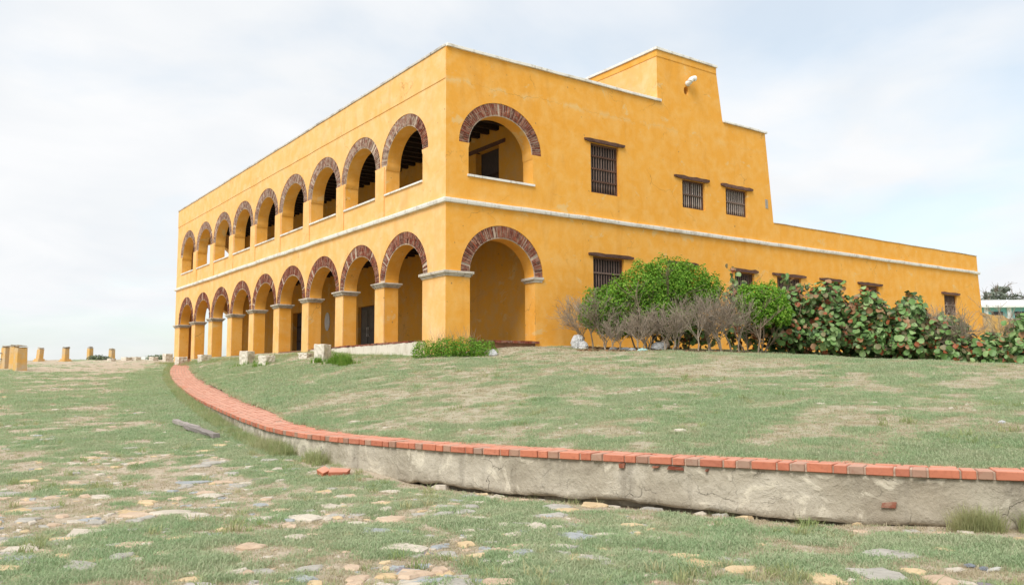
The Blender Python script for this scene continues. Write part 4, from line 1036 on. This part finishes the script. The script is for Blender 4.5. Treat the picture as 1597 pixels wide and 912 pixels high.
# sea grapes: big round leaves
def round_leaf(mat,seed):
    r=np.random.default_rng(seed); n=11; th=np.linspace(0,2*np.pi,n,endpoint=False); rad=.5*(1+r.normal(0,.04,n)); rad[0]*=.82
    rim=np.stack([rad*np.cos(th),rad*np.sin(th)*1.02,.10*np.cos(2*th+r.uniform(0,3))+.06+r.normal(0,.015,n)],1); mid=np.stack([.5*rad*np.cos(th),.5*rad*np.sin(th),.02+r.normal(0,.012,n)],1)
    V=np.vstack([[[0,0,0]],mid,rim]); F3=[[0,1+k,1+(k+1)%n] for k in range(n)]; F4=[[1+k,1+n+k,1+n+(k+1)%n,1+(k+1)%n] for k in range(n)]
    return V,np.array(F4),np.array(F3),np_mesh('leaf',V,[np.array(F4),np.array(F3)],mat,True)
LEAF=[[round_leaf(M['sg'][m],m*10+s) for s in range(3)] for m in range(6)]
def rot_to(n, spin):
    n=n/np.linalg.norm(n); q=Vector((0,0,1)).rotation_difference(Vector(n)); return (q.to_matrix()@Matrix.Rotation(spin,3,'Z'))
def sea_grape(px,D,lob,nlead,nbulk,size,label,sprigs=()):
    x,y=at_px(px,D); z=gz(x,y); t=empty('sea_grape',(x,y,z),label,'shrub','sea grape shrubs along the building'); m=MB(); tips=[]
    for c,r in lob:
        c=np.array(c,float); p0=np.array([c[0]*.5+rng.normal(0,.15),c[1]*.5+rng.normal(0,.12),-.05]); mid=p0*.5+c*.5+rng.normal(0,.12,3)
        m.tube([p0,mid,c,c+np.array([0,0,r[2]*.7])+rng.normal(0,.1,3)],[.035,.028,.02,.010],5,cap=False)
        for k in range(4): branch(m,mid*.5+c*.5,rng.normal(0,1,3)+np.array([0,0,.6]),max(r)*1.0,.014,1,.6,.1,4,.006)
    for s in sprigs: m.tube([np.array(s)*np.array([.7,.7,.3]),np.array(s)*np.array([.9,.9,.8]),np.array(s)],[.022,.016,.010],5)
    m.build('branch',M['stem'],t)
    lob=[((c[0],c[1],c[2]*1.03),(r[0]*1.3,r[1]*1.15,r[2]*1.08)) for c,r in lob]; nbulk=int(nbulk*2.6); size*=.86; nlead=int(nlead*1.5); P,d=lobes(lob,nbulk,.25); V=[];F4=[];F3=[];m4=[];m3=[];n=0
    for i in range(nbulk):
        mk=rng.choice(6,p=SGW); lv=LEAF[mk][rng.integers(3)]; Rm=np.array(rot_to(d[i]+np.array([0,0,.7])+rng.normal(0,.7,3),rng.uniform(0,6.28))); s=size*rng.uniform(.65,1.15)
        V.append((lv[0]*s)@Rm.T+P[i]); F4.append(lv[1]+n); F3.append(lv[2]+n); m4+=[mk]*len(lv[1]); m3+=[mk]*len(lv[2]); n+=len(lv[0])
    o=link('foliage',np_mesh('foliage',np.vstack(V),[np.vstack(F4),np.vstack(F3)],mats=M['sg'],midx=m4+m3,smooth=True),t); o['kind']='stuff'
    P,d=lobes(lob,nlead*3,.95); f=-(d[:,0]*VX+d[:,1]*VY)+.5*d[:,2]; k=np.argsort(-f+rng.normal(0,.25,len(f)))[:nlead]; P=P[k]; d=d[k]
    for s in sprigs:
        q=np.array(s)+rng.normal(0,1,(9,3))*np.array([.085,.085,.10])+np.array([0,0,-.08]); P=np.vstack([P,q]); d=np.vstack([d,rng.normal(0,1,(9,3))])
    for i in range(len(P)):
        mk=rng.choice(6,p=SGW); lv=LEAF[mk][rng.integers(3)]; nn=d[i]+np.array([-.35*VX,-.35*VY,.55])+rng.normal(0,.5,3)
        link('leaf',lv[3],t,loc=P[i],rot=rot_to(nn,rng.uniform(0,6.28)).to_euler(),scale=size*rng.uniform(.75,1.25))
def L(*a): return [((x,y,z),(rx,ry,rz)) for x,y,z,rx,ry,rz in a]
sea_grape(1152,28.2,L((0,0,.7,.5,.5,.6),(-.2,.1,1.5,.35,.35,.6),(.2,.1,1.9,.3,.3,.4)),70,90,.20,'slender tall sea grape sprig rising left of the small bright green shrub',[(-.25,0,2.75),(-.1,.1,2.35)])
sea_grape(1238,27.5,L((-.5,0,.6,.6,.5,.6),(.3,0,.6,.7,.5,.6),(0,.2,1.4,.75,.5,.6),(.5,.1,1.75,.6,.45,.55)),120,230,.20,'sea grape with rusty leaves just right of the small bright green shrub',[(-.15,.1,2.5)])
sea_grape(1305,27.2,L((-.4,0,.65,.7,.5,.6),(.5,-.1,.6,.7,.5,.55),(.1,.2,1.45,.8,.5,.65),(-.3,.2,1.9,.5,.4,.45)),130,240,.205,'broad sea grape under the third ground floor lintel of the low wing',[(.45,.1,2.35)])
sea_grape(1368,26.8,L((-.4,0,.6,.65,.5,.6),(.4,-.1,.55,.7,.5,.55),(0,.2,1.35,.8,.5,.55),(-.35,.1,1.75,.45,.4,.45)),120,230,.21,'sea grape with green and red leaves below the fourth lintel of the low wing',[(-.4,.1,2.25)])
sea_grape(1430,26.4,L((-.4,0,.55,.65,.5,.55),(.45,-.1,.5,.7,.5,.5),(0,.2,1.2,.75,.5,.55),(-.1,.1,1.6,.5,.4,.4)),120,220,.21,'sea grape topped by a pale green leaf pair left of the end window',[(-.25,.1,2.15)])
sea_grape(1492,25.9,L((-.4,0,.45,.6,.5,.5),(.35,-.1,.4,.65,.45,.45),(-.2,.2,1.05,.6,.4,.45),(.35,.2,.95,.4,.4,.35)),100,150,.21,'sea grape with tangled bare branches below the end window of the low wing')
sea_grape(1548,25.3,L((-.4,0,.35,.55,.45,.4),(.35,-.1,.35,.6,.45,.4),(.0,.1,.7,.4,.4,.35)),90,110,.215,'low sea grape clump where the yellow wing ends')
sea_grape(1605,24.6,L((-.3,0,.45,.6,.5,.5),(.5,-.1,.5,.7,.5,.55),(.2,.2,1.1,.6,.5,.5)),100,150,.22,'sea grape at the right border of the picture below the pale blue house')
WIDE=L((-.7,0,.7,.8,.5,.7),(.7,0,.7,.8,.5,.7),(0,.1,1.35,1.0,.5,.6))
sea_grape(1212,27.9,WIDE,60,260,.2,'shaded sea grape foliage below and behind the small bright green shrub')
sea_grape(1270,28.1,WIDE,60,260,.2,'sea grape filling the gap left of the broad rusty-leaved one')
sea_grape(1338,27.9,WIDE,60,260,.205,'sea grape half hidden between the third and fourth lintels of the low wing')
sea_grape(1402,27.5,L((-.7,0,.6,.8,.5,.6),(.7,0,.55,.8,.5,.55),(0,.1,1.15,.9,.5,.55)),60,240,.21,'sea grape half hidden right of the fourth lintel of the low wing')
sea_grape(1458,27.0,L((-.6,0,.5,.8,.5,.55),(.6,0,.5,.8,.5,.5),(0,.1,1.0,.9,.5,.5)),60,220,.21,'sea grape half hidden just left of the end window')
sea_grape(1075,27.3,L((-.7,.2,.5,.6,.4,.45),(.1,.1,.55,.7,.4,.5),(.8,0,.6,.6,.4,.5)),40,200,.18,'dark shaded sea grape foliage behind the row of bare grey shrubs')
# low dense bush at the corner pier, with dry stalks behind it
t=empty('corner_bush',(-.05,-.8,gz(-.05,-.8)),'low dense bright green bush at the foot of the corner pier','shrub')
P,d=lobes(L((-.75,.5,.12,.5,.4,.35),(-.25,.2,.2,.5,.4,.36),(.25,-.1,.2,.5,.4,.36),(.65,-.4,.14,.42,.38,.34)),9000,.5); k=P[:,2]>-.05
leaf_part('foliage',P[k],d[k],.06,.42,[M['leaf_a'],M['leaf_b'],M['leaf_c']],[.45,.40,.15],t)['kind']='stuff'
m=MB()
for i in range(70):
    a=rng.uniform(0,1); b0=np.array([-.4+1.0*a+rng.normal(0,.08),.75-.65*a+rng.normal(0,.08),0]); m.tube([b0,b0+np.array([rng.normal(0,.06),rng.normal(0,.05),.45]),b0+np.array([rng.normal(0,.14),rng.normal(0,.1),rng.uniform(.6,.95)])],[.005,.004,.002],3,cap=False)
m.build('dry_stalks',M['twig'],t)['kind']='stuff'
# lush blades by the concrete blocks
lush=[blade_mesh('lush_tuft',24,.06,.12,.34,.011,M['turf_lush'],.35) for _ in range(3)]
P=[];S=[]
for i in range(230):
    a=rng.random(); x0=-2.05-.45*a+rng.normal(0,.10); y0=5.0-3.7*a+rng.normal(0,.12)
    if fbm(np.array([y0]),np.array([3.]),.7,2,301)[0]<.38: continue
    P.append((x0,y0,gz(x0,y0)-.01)); S.append(rng.uniform(.5,1.15)*(1.25 if abs(y0-2.4)<.4 or abs(y0-1.6)<.2 else .75))
for bx,by in ((-2.5,11.2),(-2.75,8.2)):
    for i in range(16): xx=bx+rng.normal(0,.22); yy=by+rng.normal(0,.25); P.append((xx,yy,gz(xx,yy)-.01)); S.append(rng.uniform(.4,.8))
instancer('lush_grass',lush,P,S,'bright green grass clump in front of the pale concrete blocks')
# dead leaves under the hedge
n=2600; px=rng.uniform(900,1600,n); DD=rng.uniform(24.6,28,n); X,Y=at_px(px,DD); k=(Y<-.15); X,Y=X[k],Y[k]; Z=h_up(X,Y)+.012
V,F=quads(np.stack([X,Y,Z],1),.11,.7,np.tile([0,0,1.],(len(X),1)),.35); mi=rng.choice(3,len(X),p=[.6,.25,.15])
tag(link('leaf_litter',np_mesh('leaf_litter',V,F,mats=[M['litter'],M['soil'],M['sg'][5]],midx=np.r_[mi,mi])),'brown dead leaves lying under the hedge','leaf litter',kind='stuff')
# scrub on the crest at the left
def scrub(px,D,w,h,label):
    x,y=at_px(px,D); z=float(h_low(np.array([x]),np.array([y]))[0]); t=empty('low_scrub',(x,y,z),label,'shrub','low scrub along the crest')
    P,d=lobes(L((-w*.3,0,h*.3,w*.35,w*.3,h*.6),(w*.3,0,h*.3,w*.35,w*.3,h*.5),(0,0,h*.45,w*.3,w*.3,h*.6)),700,.5); leaf_part('foliage',P,d,.14,.6,[M['low_leaf'],M['far_leaf']],[.7,.3],t)['kind']='stuff'
    m=MB(); [branch(m,(0,0,-.05),(rng.normal(),rng.normal(),1.2),h*.7,.02,1) for _ in range(4)]; m.build('stem',M['stem'],t)
for px,D,w,h,lab in ((156,58,1.2,.3,'low scrub between the two rightmost thin posts on the crest'),(250,56,1.4,.3,'low scrub close beside the far end of the arcade')): scrub(px,D,w,h,lab)
# trees behind the pale blue house
def tree(px,D,zb,h,lob,label,n=2600,size=.30):
    x,y=at_px(px,D); t=empty('wind_shaped_tree',(x,y,zb),label,'tree','trees behind the pale blue house'); m=MB()
    m.tube([(0,0,-.5),(.1,0,h*.3),(.2,.1,h*.6)],[.22,.17,.12],7,cap=False)
    for c,r in lob:
        c=np.array(c); m.tube([(.1,0,h*.35),np.array([.1,0,h*.4])*.5+c*.5+rng.normal(0,.2,3),c,c+np.array([r[0]*.5,0,r[2]*.4])],[.12,.09,.05,.02],5,cap=False)
        for k in range(5): branch(m,c,rng.normal(0,1,3)+np.array([0,0,.5]),max(r)*.9,.03,1)
    m.build('trunk',M['stem'],t); P,d=lobes(lob,n,.45); leaf_part('crown',P,d,size,.6,[M['far_leaf'],M['far_leaf_b']],[.6,.4],t)
tree(1552,96,-.5,7,L((-1,0,7.6,1.6,1.3,.55),(.6,0,8.5,1.5,1.2,.5),(2,0,9.3,1.2,1,.4),(-2.2,0,6.8,1.0,1,.4)),'leaning flat-topped grey green tree behind the pale blue house roof',1500)
tree(1585,98,-.5,7.5,L((-1.5,0,7.2,1.7,1.4,.9),(.5,0,8,1.8,1.5,.9),(2,0,7.3,1.7,1.4,1.0),(0,0,6.4,2,1.5,.7)),'dense grey green tree at the right border behind the house',2400)
tree(1536,100,-.5,7,L((0,0,6.4,.8,.8,.5),(.6,0,5.9,1.2,1,.5)),'small dark tree peeping over the left end of the blue house roof',700)
tree(1540,84,-.5,7.2,L((0,0,6.5,.22,.22,.9),(0,0,7.3,.15,.15,.5)),'thin spire-like tree rising beside the blue house',420,.18)
# ---------------------------------------------------------------- loose objects
def rough_block(name,x,y,z,w,d,h,rz,mat,label,cat,group,bev=.02,jit=.012,sub=True):
    m=MB(); n=5; V=[];F=[]
    bm=bmesh.new(); bmesh.ops.create_cube(bm,size=1.0); bmesh.ops.subdivide_edges(bm,edges=bm.edges[:],cuts=4,use_grid_fill=True)
    for v in bm.verts:
        v.co=Vector((v.co.x*w,v.co.y*d,(v.co.z+.5)*h-.08*(v.co.z<-.49)))+Vector(rng.normal(0,jit,3))*(.4 if abs(v.co.x)<.45 and abs(v.co.y)<.45 else 1)
    me=bpy.data.meshes.new(name); bm.to_mesh(me); bm.free(); me.materials.append(mat)
    o=link(name,me,loc=(x,y,z),rot=(0,0,rz)); b=o.modifiers.new('bevel','BEVEL'); b.width=bev; b.segments=2; b.limit_method='ANGLE'
    return tag(o,label,cat,group)
GB='pale concrete blocks on the lawn in front of the arcade'
for x,y,w,d,h,rz,lab in ((-2.2,11.5,.50,.45,.60,.5,'tall pale concrete block left of the low graffiti-marked block'),(-2.5,8.4,.46,.5,.38,.3,'low squat pale concrete block with a grey scrawl on its side'),(-1.73,5.15,.55,.45,.62,.62,'largest upright pale concrete block behind the bright grass clump'),
    (-1.35,7.4,.75,.4,.16,.62,'thin pale slab lying left of the largest concrete block'),(-.9,26.6,.62,.45,.50,.3,'small pale block at the top end of the brick edging'),(-.95,21.9,.66,.4,.40,.3,'small pale block before the third pier from the far end')):
    rough_block('concrete_block',x,y,gz(x,y)-.02,w*.88,d*.88,h*.9,rz,M['blockstone'],lab,'block',GB)
# faint grey scrawl on the squat block: two short strokes painted on its face
for px,D,w,h,lab in ((174.5,53,.34,.2,'pale block at the foot of the shortest thin post'),(198,54,.55,.24,'wide pale block on the crest, second from the shortest post'),(213,54.5,.46,.24,'pale block on the crest halfway between the shortest post and the arcade'),(240,54,.42,.26,'pale block on the crest nearest the arcade but one'),(262,53,.5,.5,'pale block right beside the far corner pier')):
    x,y=at_px(px,D); z=float(h_low(np.array([x]),np.array([y]))[0])-.03
    rough_block('concrete_block',x,y,z,w,.4,h,rng.uniform(.3,.8),M['blockstone'],lab,'block','pale blocks along the crest')
# yellow posts on the left
M['post']=plaster('flaking_post_plaster',(.66,.40,.13),(.52,.42,.29),1.0)
M['post_core']=limewhite('bare_post_core',(.42,.36,.28),(.25,.20,.15),.9)
def post(px,D,w,h,label,rz,base=False,group='thin yellow posts along the crest',lean=0,z=None):
    x,y=at_px(px,D); z=(float(h_low(np.array([x]),np.array([y]))[0]) if z is None else z)-.05
    t=empty('yellow_post',(x,y,z),label,'post',group,rz); t.rotation_euler=(0,lean,rz)
    m=MB(); m.hexa([(-w/2,-w/2,0),(w/2,-w/2,0),(w/2,w/2,0),(-w/2,w/2,0)],[(-w*.46,-w*.46,h),(w*.46,-w*.46,h),(w*.46,w*.46,h),(-w*.46,w*.46,h)]); m.build('shaft',M['post'],t,bevel=.02)
    m=MB(); m.box((-w*.47,-w*.47,h),(w*.48,w*.46,h+.04),.025); m.box((-w*.4,-w*.38,h+.06),(w*.42,w*.36,h+.11),.02); m.build('cap',M['post_core'],t,bevel=.01)
    if base: m=MB(); m.box((-w*.85,-w*.85,-.1),(w*.85,w*.85,.12),.012); m.box((-w*.7,-w*.7,.12),(w*.7,w*.7,.2),.01); m.build('base',M['post'],t,bevel=.015)
    return t
GN='stout yellow posts at the left border'
A=post(11,44.3,.40,1.15,'stout yellow post at the left border with rails behind its neighbour',.45,group=GN); post(33,41.9,.50,1.18,'widest stout yellow post with patchy flaking plaster',.25,group=GN); post(23,43.4,.34,1.2,'grey-streaked yellow post squeezed between two stout posts',.6,group=GN)
for k,zz in enumerate((.55,.85)):
    m=MB(); m.tube([(0,0,zz),(-3.6,1.2,zz+.02)],.03,6); m.build('rail',M['log'],A)
post(62.5,53.5,.32,.82,'leftmost thin yellow post on the crest, standing on a stepped base',.5,True,lean=.07); post(103,53.5,.33,.86,'second thin yellow post on the crest, with a spread base',.5,True); post(141,58,.32,.85,'third thin yellow post on the crest with scrub at its foot',.4); post(175,59.5,.33,.74,'rightmost thin greyish post, the shortest on the crest',.5)
# weathered timber in the grass
def timber():
    a=np.array([-9.02,-5.0]); b=np.array([-8.98,-7.75]); za=float(h_low(a[:1],a[1:])[0]); zb=float(h_low(b[:1],b[1:])[0])
    t=empty('timber_beam',(a[0],a[1],za),'weathered grey timber beam lying in the grass beside the curved wall','beam')
    d=np.array([b[0]-a[0],b[1]-a[1],zb-za]); Ld=np.linalg.norm(d); ex=d/Ld; ey=np.array([-ex[1],ex[0],0]); ez=np.array([0,0,1.])
    def seg(name,s0,s1,w,h,o,n=8):
        m=MB(); V=[]
        for s in np.linspace(s0,s1,n):
            j=rng.normal(0,.006,8)
            for k,(u,v) in enumerate(((-1,0),(1,0),(1,1),(-1,1))): V.append(ex*s+ey*(o+u*w/2+j[k])+ez*(.02+v*h+j[k+4]))
        F=[[i*4+k,i*4+(k+1)%4,i*4+4+(k+1)%4,i*4+4+k] for i in range(n-1) for k in range(4)]+[[3,2,1,0],[(n-1)*4+k for k in range(4)]]
        m.add(V,F); m.build(name,M['log'],t,bevel=.008)
    seg('beam_half',1.05,Ld,.12,.075,0.0); seg('beam_half',0,1.45,.10,.07,.08); seg('splinter',-.25,.9,.03,.03,.20,5)
timber()
# two broken bricks lying at the wall's foot
def loose_brick(name,x,y,lx,ly,lz,rot,label):
    z=float(h_low(np.array([x]),np.array([y]))[0]); me=MB().box((-lx/2,-ly/2,0),(lx/2,ly/2,lz),.006).mesh('loose_brick',M['edge_brick'])
    o=link('loose_brick',me,loc=(x,y,z+.012),rot=rot); b=o.modifiers.new('bevel','BEVEL'); b.width=.008; b.segments=2; tag(o,label,'brick','loose bricks at the foot of the wall')
x,y=at_px(531,10.25); loose_brick('loose_brick',x,y,.235,.15,.075,(.28,.05,-.62),'whole loose orange brick lying on the grass beside a broken piece'); x,y=at_px(508,10.35); loose_brick('loose_brick',x,y,.12,.13,.07,(.35,-.25,.2),'smaller broken brick piece left of the whole loose brick')
# rubbish sacks and litter
def crumple(name,loc,r,mat,label,cat,seed,group=None,amp=.42):
    q=np.random.default_rng(seed); bm=bmesh.new(); bmesh.ops.create_icosphere(bm,subdivisions=4,radius=1); k=q.normal(0,1,(9,3))*q.uniform(1.5,5.5,(9,1)); ph=q.uniform(0,6,9)
    for v in bm.verts:
        p=np.array(v.co); a=1+amp*sum(abs(math.sin(k[i]@p+ph[i])) for i in range(9))/9*1.6-amp*.9; w=p*a*np.array(r); w[2]=max(w[2],-.5*r[2]); v.co=Vector(w)
    me=bpy.data.meshes.new(name); bm.to_mesh(me); bm.free(); me.materials.append(mat)
    return tag(link(name,me,loc=(loc[0],loc[1],loc[2]+.45*r[2])),label,cat,group)
M['sack']=plain('white_plastic_sack',(.56,.56,.56),.2,9,.45,.5,.02); M['teal_bag']=plain('pale_teal_plastic',(.38,.58,.54),.15,9,.4,.4,.02); M['rag']=plain('slate_blue_rag',(.20,.22,.245),.3,9,.9,.5,.02); M['pale_rag']=plain('pale_rag',(.55,.53,.48),.2,9,.9,.5,.02)
x,y=at_px(900,26.6); crumple('rubbish_sack',(x,y,gz(x,y)),(.21,.17,.30),M['sack'],'white rubbish sack standing at the left end of the hedge','sack',3)
x,y=at_px(909,26.4); crumple('rubbish_sack',(x,y,gz(x,y)),(.14,.14,.16),M['sack'],'smaller white sack slumped against the standing one','sack',4)
x,y=at_px(1027,25.9); crumple('rubbish_sack',(x,y,gz(x,y)+.03),(.27,.18,.15),M['sack'],'pale greyish sack lying under the big green shrub','sack',5)
x,y=at_px(1036,26.1); crumple('rock',(x,y,gz(x,y)+.1),(.14,.12,.16),M['mortar'],'tan rock lying on the pale sack under the shrub','rock',15)
x,y=at_px(1001,24.9); crumple('plastic_bag',(x,y,gz(x,y)),(.17,.10,.06),M['teal_bag'],'flattened pale teal plastic bag at the front of the hedge','bag',6)
x,y=at_px(768,24.3); crumple('plastic_bag',(x,y,gz(x,y)),(.13,.10,.12),M['sack'],'crumpled white bag right of the low corner bush','bag',7)
for i,(px,D,r) in enumerate(((975,25.8,(.2,.1,.06)),(956,25.9,(.15,.1,.07)),(985,25.5,(.12,.1,.06)))):
    x,y=at_px(px,D); crumple('rubbish_scrap',(x,y,gz(x,y)),r,M['plaque_grey'],('long','small','smallest')[i]+' grey scrap of rubbish under the bare shrubs, '+('middle','leftmost','rightmost')[i]+' of three','litter',30+i,'grey scraps under the bare shrubs')
x,y=at_px(1553,9.2); crumple('paper_scrap',(x,y,gz(x,y)),(.05,.03,.02),M['sack'],'small white scrap on the lawn near the right border','litter',9)
def flat_rag(px,D,r,mat,label,seed):
    x,y=at_px(px,D); crumple('rag',(x,y,float(h_low(np.array([x]),np.array([y]))[0])),r,mat,label,'rag',seed,'rags on the lower ground')
flat_rag(1490,5.55,(.04,.03,.014),M['rag'],'small dark blue rag in the grass at the lower right',10); flat_rag(1511,5.5,(.035,.025,.014),M['rag'],'dark blue rag touching a pale strip at the lower right',11); flat_rag(1527,5.5,(.085,.022,.012),M['pale_rag'],'pale cloth strip beside the dark blue rags',12)
# rubble at the undercut foot of the wall
RUB=[]
for i,(sx_,sy_) in enumerate(((-7.85,-14.2),(-7.72,-14.55),(-7.55,-14.95),(-7.35,-15.4),(-7.2,-15.75),(-7.0,-16.2),(-6.85,-16.6),(-6.75,-16.85),(-6.62,-17.2),(-7.95,-13.8),(-8.05,-13.3),(-6.5,-17.45),(-7.45,-15.2),(-7.1,-16.0),(-6.95,-16.4))):
    s=s_at(sx_,sy_); p=edge_pt(s,-rng.uniform(-.02,.10)); z=float(h_low(np.array([p[0]]),np.array([p[1]]))[0]); r=rng.uniform(.045,.11); V,F4,F3=stone_verts(r,rng.uniform(.55,.9),r*rng.uniform(.5,.9),9)
    link('rubble_stone',np_mesh('rubble_stone',V,[np.array(F4),np.array(F3)],SM[[0,3,4,0,1][i%5]]),ground,loc=(p[0],p[1],z-.01))
# boundary wall right of the building
t=empty('boundary_wall',(34.0,.1,-.5),'stained low yellow boundary wall running on from the low wing','wall'); m=MB(); V=[];n=16
for i,xx in enumerate(np.linspace(-.2,16,n)):
    zt=2.72+rng.normal(0,.03)-(.22 if xx>3 else 0); V+=[(xx,-.1,-.6),(xx,.25,-.6),(xx,.25,zt),(xx,-.1,zt)]
m.add(V,[[i*4+k,i*4+(k+1)%4,i*4+4+(k+1)%4,i*4+4+k] for i in range(n-1) for k in range(4)]+[[3,2,1,0],[(n-1)*4+k for k in range(4)]]); m.build('wall_body',M['post'],t)
m=MB(); V=[]
for i,xx in enumerate(np.linspace(3.2,16,n)): zt=2.50+rng.normal(0,.012); V+=[(xx,-.16,zt),(xx,.31,zt),(xx,.31,zt+.09),(xx,-.16,zt+.09)]
m.add(V,[[i*4+k,i*4+(k+1)%4,i*4+4+(k+1)%4,i*4+4+k] for i in range(n-1) for k in range(4)]+[[3,2,1,0],[(n-1)*4+k for k in range(4)]]); m.build('wall_cap',M['post_core'],t)
# pale blue house beyond
M['teal_wall']=plain('pale_turquoise_wall',(.22,.50,.49),.12,2,.9,.1,.01); M['white_roof']=plain('white_roof',(.72,.72,.70),.08,2,.85,.1,.01)
def house(px,D,wx,wy,zw,zr,label,wall_m,ncol):
    x,y=at_px(px,D); yaw=-math.atan2(VX,VY); h=empty('far_house',(x,y,-.5),label,'house','houses beyond the boundary wall',rz=yaw)
    MB().box((0,0,0),(wx,wy,zw)).build('house_wall',wall_m,h)
    e=.5; m=MB(); m.add([(-e,-e,zw),(wx+e,-e,zw),(wx+e,wy+e,zw),(-e,wy+e,zw),(-e,-e,zw+.18),(wx+e,-e,zw+.18),(wx+e,wy+e,zw+.18),(-e,wy+e,zw+.18),(wx*.18,wy*.5,zr),(wx*.82,wy*.5,zr)],[[0,3,2,1],[0,1,5,4],[1,2,6,5],[2,3,7,6],[3,0,4,7],[4,5,9,8],[5,6,9],[6,7,8,9],[7,4,8]]); m.build('roof',M['white_roof'],h)
    for i in range(ncol):
        cx=wx*(i+.15)/ncol; MB().box((cx,-.12,0),(cx+.35,-.005,zw)).build('column',M['white_roof'],h)
    for i in range(ncol):
        cx=wx*(i+.15)/ncol+.7; w=MB().box((cx,-.06,zw-1.5),(cx+1.0,-.004,zw-.35)).build('window',M['shutter'],h); MB().box((cx-.08,-.09,zw-1.62),(cx+1.08,-.061,zw-1.5)).build('window_sill',M['white_roof'],w)
house(1530,74,8.2,7,5.35,6.35,'pale turquoise house with white hipped roof behind the boundary wall',M['teal_wall'],4)
house(1578,80,7,6,4.9,5.6,'low white roofed house at the right border in front of the turquoise one',M['white_roof'],3)
# far white roofs beyond the crest on the left
x,y=at_px(214,140); h=empty('far_shelter',(x,y,-6.0),'long low white roofed shelter beyond the crest left of the arcade','shelter',rz=-math.atan2(VX,VY)-.1)
z0=8.3
MB().box((-2,0,z0-.1),(8,6,z0+.35)).build('roof',M['white_roof'],h); MB().box((-1.6,.4,0),(1.2,5.6,z0-.1)).build('shelter_wall',M['teal_wall'],h)
for i in range(4): MB().box((2.2+i*1.8,.5,0),(2.5+i*1.8,.8,z0-.1)).build('column',M['white_roof'],h)
